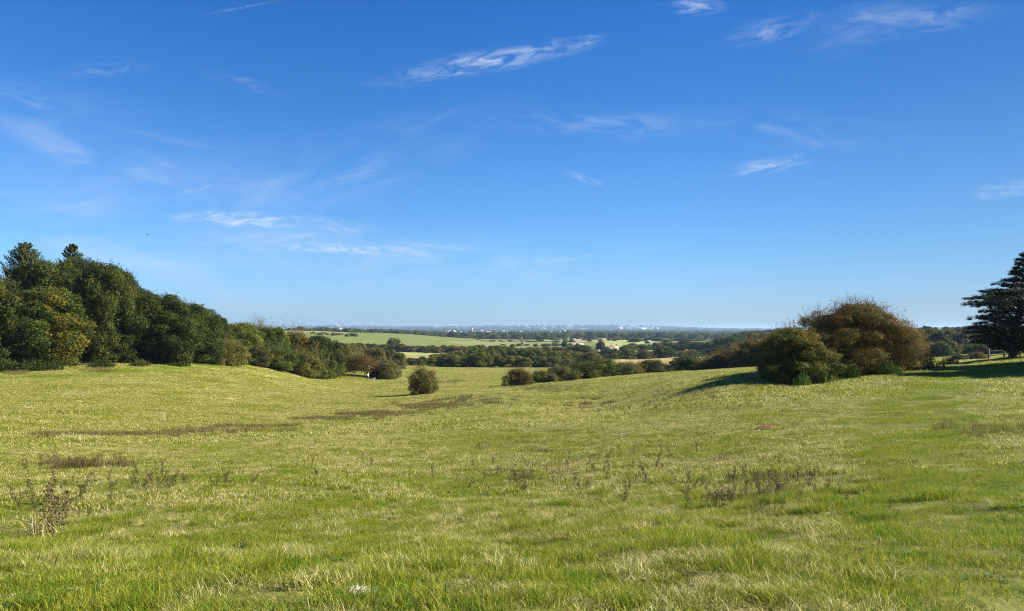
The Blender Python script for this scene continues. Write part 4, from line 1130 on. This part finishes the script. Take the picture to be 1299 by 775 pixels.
# ------------------------------------------------------------------ weeds: each stalk a thing with stem, leaves and seed heads
def weed_kind(i, green):
    g = np.random.default_rng(900 + i); st = MB(); LV, LT, HV, HT = [], [], [], []
    nst = int(g.integers(1, 4))
    for s in range(nst):
        lean = g.normal(0, .10, 2); bx, by = g.normal(0, .03, 2); H = g.uniform(.75, 1.0) if s == 0 else g.uniform(.5, .85)
        P = [np.array([bx + lean[0] * t * t * H * 2, by + lean[1] * t * t * H * 2, H * t]) for t in (-.05, .25, .5, .75, 1)]
        st.tube(P, [.0075, .0065, .0055, .004, .0025], 5)
        nb = int(g.integers(4, 8)); ends = [P[-1]]
        for k in range(nb):
            t = g.uniform(.45, .97); p = np.array([np.interp(t, (-.05, .25, .5, .75, 1), [q[j] for q in P]) for j in range(3)])
            a = g.uniform(0, 6.28); L = g.uniform(.08, .24) * (1.25 - t)* 1.6
            e = p + np.array([math.cos(a) * L * .7, math.sin(a) * L * .7, L * .85]); st.tube([p, (p + e) / 2 + [0, 0, -.015], e], [.0035, .003, .0015], 4); ends.append(e)
        for e in ends:
            m = int(g.integers(10, 22)); d = g.normal(0, 1, (m, 3)); d /= np.linalg.norm(d, axis=1)[:, None]
            HV.append(leaves_at(e + d * g.uniform(.004, .022, m)[:, None] * np.array([1, 1, 1.5]), d, .026, g, .6).reshape(-1, 3)); HT.append(np.repeat(np.clip(g.normal(.35, .25, m), 0, 1), 4))
        nlf = int(g.integers(14, 26))
        for k in range(nlf):
            t = g.uniform(.03, .85); p = np.array([np.interp(t, (-.05, .25, .5, .75, 1), [q[j] for q in P]) for j in range(3)])
            a = g.uniform(0, 6.28); L = g.uniform(.07, .17) * (1.2 - .7 * t); m = 7
            u = np.linspace(.1, 1, m); Q = p + np.c_[np.cos(a) * L * u, np.sin(a) * L * u, (.35 - .5 * u) * L * u] + g.normal(0, .008, (m, 3))
            LV.append(leaves_at(Q, np.tile([math.cos(a), math.sin(a), .8], (m, 1)), .042, g, .45).reshape(-1, 3)); LT.append(np.repeat(g.uniform(0, 1, m), 4))
    mk = lambda nm, V, T, mt: quick_mesh(nm, np.concatenate(V), np.arange(sum(len(v) for v in V)).reshape(-1, 4), {'tint': np.concatenate(T)}, [M[mt]])
    V = np.concatenate(LV + HV); nL = sum(len(v) for v in LV) // 4; nH = sum(len(v) for v in HV) // 4
    fo = quick_mesh('weed_foliage', V, np.arange(len(V)).reshape(-1, 4), {'tint': np.concatenate(LT + HT)}, [M['weed_green' if green else 'weed_leaf'], M['seed']], midx=np.r_[np.zeros(nL, np.int32), np.ones(nH, np.int32)])
    return st.mesh('weed_stem', [M['stalk']], True), fo


WK = [weed_kind(i, i % 3 == 2) for i in range(9)]


def weed(px, py, hpx, k, label, group=None, sxy=None):
    x, y, z = gp(px, py); h = np.clip(hpx / F * y, .18, 1.15)
    r = bpy.data.objects.new('dead_weed' if k % 3 != 2 else 'thistle', None); COL.objects.link(r)
    r.location = (x, y, z); w = sxy or random.uniform(.8, 1.3); r.scale = (h * w, h * w, h); r.rotation_euler = (random.gauss(0, .2), random.gauss(0, .2), random.uniform(0, 6.28))
    for nm, me in zip(('stem', 'foliage'), WK[k]): link(nm, me, r)
    tag(r, label, 'weed', group)


for i, (px, py, hp, k, lab, s) in enumerate([
    (68, 684, 82, 0, 'tall dark brown dock stalk leaning out of the dry tuft at far left', 1.1), (74, 672, 66, 3, 'dark bushy dock stalk close beside the tallest one at far left', 1.5), (60, 640, 40, 4, 'dark weed behind the tallest dock stalk at far left', 1.5),
    (100, 633, 32, 2, 'bushy dark thistle right of the tall dock stalks', 1.6), (40, 628, 30, 5, 'dark bushy thistle left of the tall dock stalks', 1.5), (183, 626, 40, 1, 'dark upright weed in the row right of the dock stalks', 1.1), (168, 622, 22, 2, 'short weed left of the dark upright one in the row', 1.3),
    (176, 628, 28, 6, 'second stem of the dark upright weed in the row', 1.1), (222, 618, 22, 3, 'dark low weed in the middle of the row', 1.6), (236, 614, 18, 4, 'small brown weed next to the dark low one', 1.2), (290, 612, 16, 5, 'dark squat thistle at the right end of the row', 1.8), (205, 600, 22, 7, 'thin weed behind the row', .9),
    (550, 606, 24, 1, 'single thin dark stalk standing alone in the middle of the slope', .7), (656, 616, 34, 4, 'slender brown stalk in the centre of the slope', .9), (664, 626, 26, 7, 'wispy brown weed beside the slender stalk in the centre', 1.6), (765, 600, 40, 7, 'tall thin faint stalk right of the centre', .6),
    (792, 636, 30, 0, 'dark clumped weed with a pale head right of the centre', 1.3), (790, 641, 16, 2, 'low dark thistle rosette under the clumped weed', 2.2), (832, 592, 26, 1, 'slender stalk with dark tip right of the clumped weed', .7), (852, 580, 24, 3, 'slender dark stalk near the white straw', .7),
    (818, 606, 24, 4, 'brown weed between the two slender stalks', 1.0), (730, 612, 18, 5, 'low dark thistle left of the tall faint stalk', 2.0), (876, 645, 38, 6, 'pale-leaved brown stalk at the left of the right-hand weed patch', .9), (918, 646, 34, 3, 'dark weed clump in the right-hand weed patch', 1.5),
    (926, 640, 26, 2, 'dark thistle against the weed clump of the right-hand patch', 1.6), (905, 640, 20, 5, 'low thistle left of the dark weed clump', 2.0), (975, 628, 42, 0, 'tall brown stalk in the right-hand weed patch', .9), (985, 630, 36, 4, 'second brown stalk close right of the tall one', .9),
    (1024, 622, 36, 7, 'branched brown stalk at the right end of the right-hand patch', 1.2), (1016, 632, 18, 2, 'low thistle under the branched brown stalk', 1.8), (1072, 640, 14, 5, 'squat dark thistle right of the weed patch', 2.6), (966, 698, 26, 3, 'dark short stalk below the right-hand weed patch', .8),
    (310, 700, 10, 2, 'tiny thistle on the near slope left of centre', 2.0), (1000, 615, 30, 1, 'thin stalk behind the branched brown stalk', .8), (394, 596, 22, 1, 'thin dark stalk between the row and the lone stalk', .6), (402, 604, 14, 4, 'small weed at the foot of the thin dark stalk', 1.4),
    (440, 612, 16, 7, 'faint brown weed left of the single stalk', 1.2), (885, 574, 20, 1, 'thin stalk above the right-hand weed patch', .8), (840, 575, 18, 7, 'brown weed left of the thin stalk above the patch', 1.2)]):
    weed(px, py, hp, k, lab, sxy=s)
for grp, lab, cx, cy, sx, sy, n, hp in (
    ('dead dock stalks in the brown patch', 'dead brown dock stalk in the dense brown patch at left', 92, 592, 64, 6, 70, 14),
    ('weeds round the tall dock stalks', 'small dark weed around the tall dock stalks at far left', 75, 640, 70, 18, 30, 22),
    ('weeds in the row', 'small brown weed in the loose row left of centre', 215, 615, 100, 12, 44, 16),
    ('weeds of the centre', 'small brown weed scattered about the centre of the slope', 650, 612, 70, 24, 24, 14),
    ('weeds right of centre', 'small brown weed scattered right of the centre', 800, 600, 75, 26, 30, 15),
    ('weeds of the right-hand patch', 'small brown weed in the right-hand weed patch', 960, 622, 85, 24, 44, 19),
    ('stalks on the middle slope', 'dark upright stalk in the line on the middle of the slope', 800, 521, 130, 7, 34, 9),
    ('weeds above the right patch', 'small brown weed on the slope below the big hawthorns', 950, 520, 130, 20, 30, 7),
    ('weeds of the far centre', 'small brown weed left of the lone single stalk', 450, 585, 110, 18, 14, 11)):
    for i in range(n):
        weed(random.gauss(cx, sx * .6), random.gauss(cy, sy * .6), hp * random.uniform(.6, 1.35), random.randrange(9), lab, grp)

# dry stick, bleached tuft and bare soil
x, y, z = gp(790, 555); b = MB(); b.tube([(-.42, .03, .10), (-.1, 0, .13), (.2, .02, .17), (.46, 0, .24)], [.012, .014, .012, .006], 6)
tag(link('dry_stick', b.mesh('dry_stick', [M['straw_pale']], True), None, (x, y, z)), 'pale bleached stick lying on the grass right of centre', 'stick')
V, Q, t, p = blades(200, .035, .06, .003, 1.8, 4, 777, .4)
x, y, z = gp(455, 757); me = quick_mesh('bleached_tuft', V, Q, {'tint': t, 'tip': p}, [M['straw_pale']])
tag(link('bleached_tuft', me, None, (x, y, z + .03)), 'whitish dead grass tuft at the bottom edge left of centre', 'grass tuft')
V, Q, t, p = blades(260, .10, .36, .004, 1.2, 5, 778, .2); me = quick_mesh('straw_tuft', V, Q, {'tint': t, 'tip': p}, [M['dry']])
x, y, z = gp(50, 686); st_ = link('straw_tuft', me, None, (x, y, z)); st_.scale = (2.3, 2.3, 1.4); st_.rotation_euler = (0, -.4, 0); tag(st_, 'long pale straw tuft leaning over at the foot of the tall dock stalks', 'grass tuft')
for px, py, w, h, lab in ((975, 543, .42, .07, 'low red-brown molehill on the slope below the big hawthorns'),):
    x, y, z = gp(px, py); V = []; Q = []
    nr_, na = 7, 22
    for i in range(nr_):
        rr = w * i / (nr_ - 1)
        for k in range(na):
            a = 2 * math.pi * k / na; q = 1 + .25 * float(vnoise(math.cos(a) * 2 + 5, math.sin(a) * 2 + i * .6, 3)) - .12
            V.append((rr * q * math.cos(a), rr * q * math.sin(a), h * (1 - (i / (nr_ - 1)) ** 2) * (.8 + .5 * random.random()) - .02))
    Q = [(i * na + k, i * na + (k + 1) % na, (i + 1) * na + (k + 1) % na, (i + 1) * na + k) for i in range(nr_ - 1) for k in range(na)]
    tag(link('molehill', quick_mesh('molehill', np.array(V), np.array(Q), {}, [M['soil']], True), None, (x, y, z + .03)), lab, 'molehill')

# ------------------------------------------------------------------ the walker and the dog
def skin(name, verts, edges, mat, parent, loc=(0, 0, 0), levels=2, root=0):
    me = bpy.data.meshes.new(name); me.from_pydata([v[:3] for v in verts], edges, []); me.materials.append(mat)
    o = link(name, me, parent, loc); md = o.modifiers.new('skin', 'SKIN'); md.use_smooth_shade = True
    for i, v in enumerate(verts):
        r = v[3] if isinstance(v[3], tuple) else (v[3], v[3])
        me.skin_vertices[0].data[i].radius = r; me.skin_vertices[0].data[i].use_root = (i == root)
    s = o.modifiers.new('sub', 'SUBSURF'); s.levels = levels; s.render_levels = levels
    return o


def person(px, py, D, label):
    x = (px - CX) / F * D; z = gz(x, D)
    r = bpy.data.objects.new('person', None); COL.objects.link(r); r.location = (x, D, z); r.rotation_euler.z = R(60)
    # faces -Y; mid-stride
    v = [(0, 0, .92, (.15, .11)), (0, 0, 1.12, (.145, .10)), (0, .01, 1.34, (.17, .11)), (0, .01, 1.46, (.06, .06)), (0, -.01, 1.56, (.065, .075)), (0, -.01, 1.68, (.07, .085)),
         (.10, 0, .86, .085), (.11, -.16, .48, .058), (.11, -.14, .09, .04), (.11, -.30, .045, .035),
         (-.10, 0, .86, .085), (-.11, .10, .49, .058), (-.11, .30, .13, .04), (-.11, .18, .045, .035),
         (.20, .01, 1.40, .055), (.25, .10, 1.13, .042), (.25, .03, .90, .03), (-.20, .01, 1.40, .055), (-.25, -.05, 1.13, .042), (-.24, -.20, .93, .03),
         (.25, 0, .84, (.02, .035)), (-.24, -.25, .89, (.02, .035)), (0, -.10, 1.61, .018)]
    e = [(0, 1), (1, 2), (2, 3), (3, 4), (4, 5), (0, 6), (6, 7), (7, 8), (8, 9), (0, 10), (10, 11), (11, 12), (12, 13), (2, 14), (14, 15), (15, 16), (2, 17), (17, 18), (18, 19), (16, 20), (19, 21), (4, 22)]
    for w, (hx, hy, hz) in ((20, (.25, 0, .84)), (21, (-.24, -.25, .89))):
        for k, L in enumerate((.05, .075, .08, .075, .06)):
            i = len(v); oy = (k - 2) * .018
            v.append((hx, hy + oy - (.03 if k == 0 else 0), hz - L * .6, .009)); v.append((hx, hy + oy - .02 - (.03 if k == 0 else 0), hz - L * 1.2, .007)); e += [(w, i), (i, i + 1)]
    skin('body', v, e, M['skin'], r)
    skin('shirt', [(0, 0, .93, (.175, .135)), (0, 0, 1.12, (.17, .125)), (0, .01, 1.34, (.195, .135)), (0, .01, 1.43, (.08, .075)), (.205, .01, 1.40, .075), (.245, .08, 1.20, .06), (-.205, .01, 1.40, .075), (-.245, -.03, 1.20, .06)],
         [(0, 1), (1, 2), (2, 3), (2, 4), (4, 5), (2, 6), (6, 7)], M['shirt'], r)
    skin('trousers', [(0, 0, .97, (.165, .125)), (.10, 0, .84, .105), (.11, -.16, .48, .078), (.11, -.14, .11, .06), (-.10, 0, .84, .105), (-.11, .10, .49, .078), (-.11, .29, .15, .06)], [(0, 1), (1, 2), (2, 3), (0, 4), (4, 5), (5, 6)], M['trousers'], r)
    h = MB(); h.tube([(0, -.01, 1.665), (0, -.01, 1.672), (0, -.01, 1.678), (0, -.01, 1.76), (0, -.01, 1.785)], [.165, .165, .105, .095, .03], 16); link('hat', h.mesh('hat', [M['hat']], True), r)
    for s, yy, zz in ((.11, -.24, .05), (-.11, .22, .06)):
        b = MB(); b.tube([(s, yy + .13, zz), (s, yy + .02, zz + .02), (s, yy - .12, zz - .01)], [.045, .055, .035], 8); link('shoe', b.mesh('shoe', [M['shoe']], True), r)
    tag(r, label, 'person')


person(467, 482, 176, 'person in white top, pale hat and dark trousers walking in the valley field')
x = (473.5 - CX) / F * 176; dg = bpy.data.objects.new('dog', None); COL.objects.link(dg); dg.location = (x, 176, gz(x, 176)); dg.rotation_euler.z = R(70)
v = [(0, .0, .44, (.10, .11)), (0, -.25, .45, (.115, .14)), (0, .28, .45, (.085, .095)), (0, -.40, .56, .075), (0, -.47, .66, (.075, .07)), (0, -.60, .63, .04), (0, -.66, .62, .028),
     (.07, -.27, .28, .045), (.07, -.25, .16, .028), (.07, -.28, .03, .03), (-.07, -.27, .28, .045), (-.07, -.20, .16, .028), (-.07, -.22, .03, .03),
     (.07, .24, .32, .065), (.07, .34, .18, .03), (.07, .30, .03, .03), (-.07, .28, .32, .065), (-.07, .40, .18, .03), (-.07, .37, .03, .03), (0, .40, .54, .03), (0, .52, .64, .018), (.06, -.44, .74, .022), (-.06, -.44, .74, .022)]
e = [(0, 1), (0, 2), (1, 3), (3, 4), (4, 5), (5, 6), (1, 7), (7, 8), (8, 9), (1, 10), (10, 11), (11, 12), (2, 13), (13, 14), (14, 15), (2, 16), (16, 17), (17, 18), (2, 19), (19, 20), (4, 21), (4, 22)]
skin('body', v, e, M['dogfur'], dg)
tag(dg, 'small white dog close beside the walking person', 'dog')

# bird over the wood
D = 150.; b = MB(); 
b.tube([(-.24, 0, 0), (-.12, 0, .01), (.06, 0, 0), (.18, 0, .02), (.22, 0, .01)], [.01, .05, .06, .035, .008], 8)
for s in (-1, 1):
    b.add([(-.08, s * .03, .02), (.10, s * .03, .02), (.08, s * .28, .12), (-.06, s * .28, .12), (.02, s * .55, .07), (-.08, s * .52, .07), (-.08, s * .03, .0), (.10, s * .03, .0), (.08, s * .28, .10), (-.06, s * .28, .10), (.02, s * .55, .06), (-.08, s * .52, .06)],
          [(0, 1, 2, 3), (3, 2, 4, 5), (6, 7, 8, 9), (9, 8, 10, 11), (1, 2, 8, 7), (2, 4, 10, 8), (3, 0, 6, 9), (5, 3, 9, 11)])
o = link('bird', b.mesh('bird', [M['bird']]), None, ((187 - CX) / F * D, D, EYE + (HY - 298) / F * D)); o.rotation_euler = (0, .1, .5)
tag(o, 'tiny dark bird in the sky above the wood', 'bird')

# ------------------------------------------------------------------ haze
FARR = 26500; HAZE = 7e-5
hb = MB(); top = 48.; hb.box((0, 0, (top + GMIN - 1) / 2), (2 * FARR, 2 * FARR, top - GMIN + 1))
m, nt, out = new_mat('haze_air')
pv = N(nt, 'ShaderNodeVolumePrincipled'); pv.inputs['Color'].default_value = (.39, .57, .82, 1); pv.inputs['Density'].default_value = HAZE; pv.inputs['Anisotropy'].default_value = .2
nt.links.new(pv.outputs[0], out.inputs['Volume'])
m.cycles.homogeneous_volume = True
tag(link('haze', hb.mesh('haze', [m])), 'pale blue haze over the far plain', 'haze', kind='stuff')

# ------------------------------------------------------------------ sun and sky
sd = Vector((math.sin(SUN_AZ) * math.cos(SUN_EL), math.cos(SUN_AZ) * math.cos(SUN_EL), math.sin(SUN_EL)))
sl = bpy.data.lights.new('sun', 'SUN'); sl.energy = 5; sl.angle = R(.53); sl.color = (1, .94, .84)
so = bpy.data.objects.new('sun', sl); COL.objects.link(so); so.rotation_euler = sd.to_track_quat('Z', 'Y').to_euler(); so.location = (60, 0, 60)

wd = bpy.data.worlds.new('World'); SC.world = wd; wd.use_nodes = True; nt = wd.node_tree; nt.nodes.clear()
out = nt.nodes.new('ShaderNodeOutputWorld'); bg = nt.nodes.new('ShaderNodeBackground'); bg.inputs['Strength'].default_value = .079
sk = nt.nodes.new('ShaderNodeTexSky'); sk.sky_type = 'NISHITA'; sk.sun_disc = False; sk.sun_elevation = SUN_EL; sk.sun_rotation = SUN_AZ
sk.altitude = 100; sk.air_density = 1.0; sk.dust_density = .6; sk.ozone_density = 4.0
tc = nt.nodes.new('ShaderNodeTexCoord'); sx = N(nt, 'ShaderNodeSeparateXYZ'); nt.links.new(tc.outputs['Generated'], sx.inputs[0])
yy = math_(nt, 'MAXIMUM', sx.outputs['Y'], .05)
u = math_(nt, 'DIVIDE', sx.outputs['X'], yy); v_ = math_(nt, 'DIVIDE', sx.outputs['Z'], yy)
front = maprange(nt, sx.outputs['Y'], .05, .3)
cv = N(nt, 'ShaderNodeCombineXYZ'); nt.links.new(u, cv.inputs[0]); nt.links.new(v_, cv.inputs[1])


def wisp(px, py, a, b, ang, k, sharp=1., seed=0.):
    """one streak of cirrus: an elongated patch in the sky's own directions, broken up by stretched noise"""
    mp = N(nt, 'ShaderNodeMapping', vector_type='TEXTURE'); mp.inputs['Location'].default_value = ((px - CX) / F, (HY - py) / F, 0)
    mp.inputs['Rotation'].default_value = (0, 0, R(ang)); mp.inputs['Scale'].default_value = (a / F, b / F, 1)
    nt.links.new(cv.outputs[0], mp.inputs[0])
    w = noise(nt, mp.outputs[0], 1.1, 2); 
    ad = N(nt, 'ShaderNodeVectorMath', operation='LENGTH')
    # warp across the streak
    cx = N(nt, 'ShaderNodeSeparateXYZ'); nt.links.new(mp.outputs[0], cx.inputs[0])
    y2 = math_(nt, 'ADD', cx.outputs[1], math_(nt, 'MULTIPLY', math_(nt, 'SUBTRACT', w, .5), 1.1))
    c2 = N(nt, 'ShaderNodeCombineXYZ'); nt.links.new(cx.outputs[0], c2.inputs[0]); nt.links.new(y2, c2.inputs[1])
    nt.links.new(c2.outputs[0], ad.inputs[0])
    edge = maprange(nt, ad.outputs['Value'], 1, .0)
    m2 = N(nt, 'ShaderNodeMapping'); m2.inputs['Scale'].default_value = (a / b * .24, .8, 1); m2.inputs['Location'].default_value = (seed, seed * .7, 0)
    nt.links.new(mp.outputs[0], m2.inputs[0])
    tn = N(nt, 'ShaderNodeTexNoise'); nt.links.new(m2.outputs[0], tn.inputs['Vector'])
    tn.inputs['Scale'].default_value = 2.2; tn.inputs['Detail'].default_value = 5; tn.inputs['Roughness'].default_value = .56; tn.inputs['Distortion'].default_value = .7
    f = math_(nt, 'MULTIPLY', edge, maprange(nt, tn.outputs['Fac'], .34, .34 + .40 / sharp))
    return math_(nt, 'MULTIPLY', f, k * 1.35)


tot = None
for i, wsp in enumerate([(617, 78, 185, 19, 10.4, .5, .95), (740, 52, 40, 9, 12, .3), (978, 38, 85, 22, 14, .3, .8), (1150, 22, 165, 30, 4, .3, .7), (880, 8, 50, 14, 0, .4), (1090, 45, 130, 34, 10, .14, .7), (972, 210, 75, 13, 10, .42, .9),
                     (300, 278, 120, 15, -2, .6), (420, 284, 70, 12, -14, .22), (440, 316, 140, 9, -3, .45), (1275, 240, 60, 15, 8, .34), (130, 88, 90, 14, 4, .16, .7), (38, 126, 90, 22, -16, .2, .7), (310, 105, 80, 12, -16, .12, .7),
                     (305, 10, 75, 2.4, 10.4, .4, .6), (440, 225, 120, 12, 17, .16, .7), (700, 330, 120, 5, 6, .22), (760, 156, 190, 26, -2, .24, .7), (740, 226, 40, 7, -18, .2), (150, 305, 500, 120, -4, 1.0, .35), (500, 322, 500, 50, -3, .9, .35), (410, 215, 330, 60, 16, .5, .4), (120, 180, 300, 80, -10, .5, .4), (200, 210, 300, 40, -12, .10, .7), (1000, 165, 220, 34, -5, .12, .7), (250, 240, 140, 10, 12, .12, .8)]):
    f = wisp(*wsp, seed=3.1 * i + 1) if len(wsp) == 7 else wisp(*wsp, 1., 3.1 * i + 1)
    tot = f if tot is None else math_(nt, 'MAXIMUM', tot, f) if i < 6 else math_(nt, 'ADD', tot, f)
tot = math_(nt, 'MULTIPLY', math_(nt, 'MINIMUM', tot, .8), front)
tint = ramp(nt, [(0, (.44, .63, .95)), (.03, (.385, .545, .85)), (.09, (.33, .53, .75)), (.194, (.265, .485, .72)), (.28, (.185, .43, .69)), (.40, (.115, .37, .68)), (1, (.09, .32, .65))], sx.outputs[2])
side = ramp(nt, [(0, (1, 1, 1)), (.5, (1, 1, 1)), (.6, (.93, .93, .93)), (.72, (.73, .73, .73)), (.78, (.64, .64, .64)), (1, (.5, .5, .5))], math_(nt, 'ADD', math_(nt, 'MULTIPLY', sx.outputs[0], .5), .5))
clear = mixc(nt, 1., mixc(nt, 1., sk.outputs[0], tint.outputs[0], 'MULTIPLY'), side.outputs[0], 'MULTIPLY')
cc = mixc(nt, tot, clear, (3.1, 3.5, 4.0))
nt.links.new(cc, bg.inputs['Color']); nt.links.new(bg.outputs[0], out.inputs[0])
wd.cycles.sampling_method = 'MANUAL'; wd.cycles.sample_map_resolution = 1024

# ------------------------------------------------------------------ camera and render
cam = bpy.data.cameras.new('camera'); co = bpy.data.objects.new('camera', cam); COL.objects.link(co)
co.location = (0, 0, EYE); co.rotation_euler = (R(90), 0, 0)
cam.sensor_fit = 'HORIZONTAL'; cam.sensor_width = 36; cam.lens = 36 * F / 1299
cam.shift_y = (HY - 387.5) / 1299
cam.clip_start = .1; cam.clip_end = 80000
SC.camera = co
SC.view_settings.view_transform = 'Standard'; SC.view_settings.look = 'None'; SC.view_settings.exposure = 1.66; SC.view_settings.gamma = 1
SC.view_settings.use_curve_mapping = False
SC.render.engine = 'CYCLES'
cy = SC.cycles
cy.max_bounces = 5; cy.diffuse_bounces = 3; cy.glossy_bounces = 1; cy.transmission_bounces = 3; cy.volume_bounces = 0; cy.transparent_max_bounces = 4
cy.filter_width = 1.0; cy.use_denoising = True; cy.denoising_input_passes = 'RGB_ALBEDO_NORMAL'; cy.denoising_prefilter = 'NONE'; cy.sample_clamp_indirect = 4
try: cy.denoiser = 'OPENIMAGEDENOISE'
except Exception: pass
cy.caustics_reflective = False; cy.caustics_refractive = False
SC.render.use_persistent_data = False
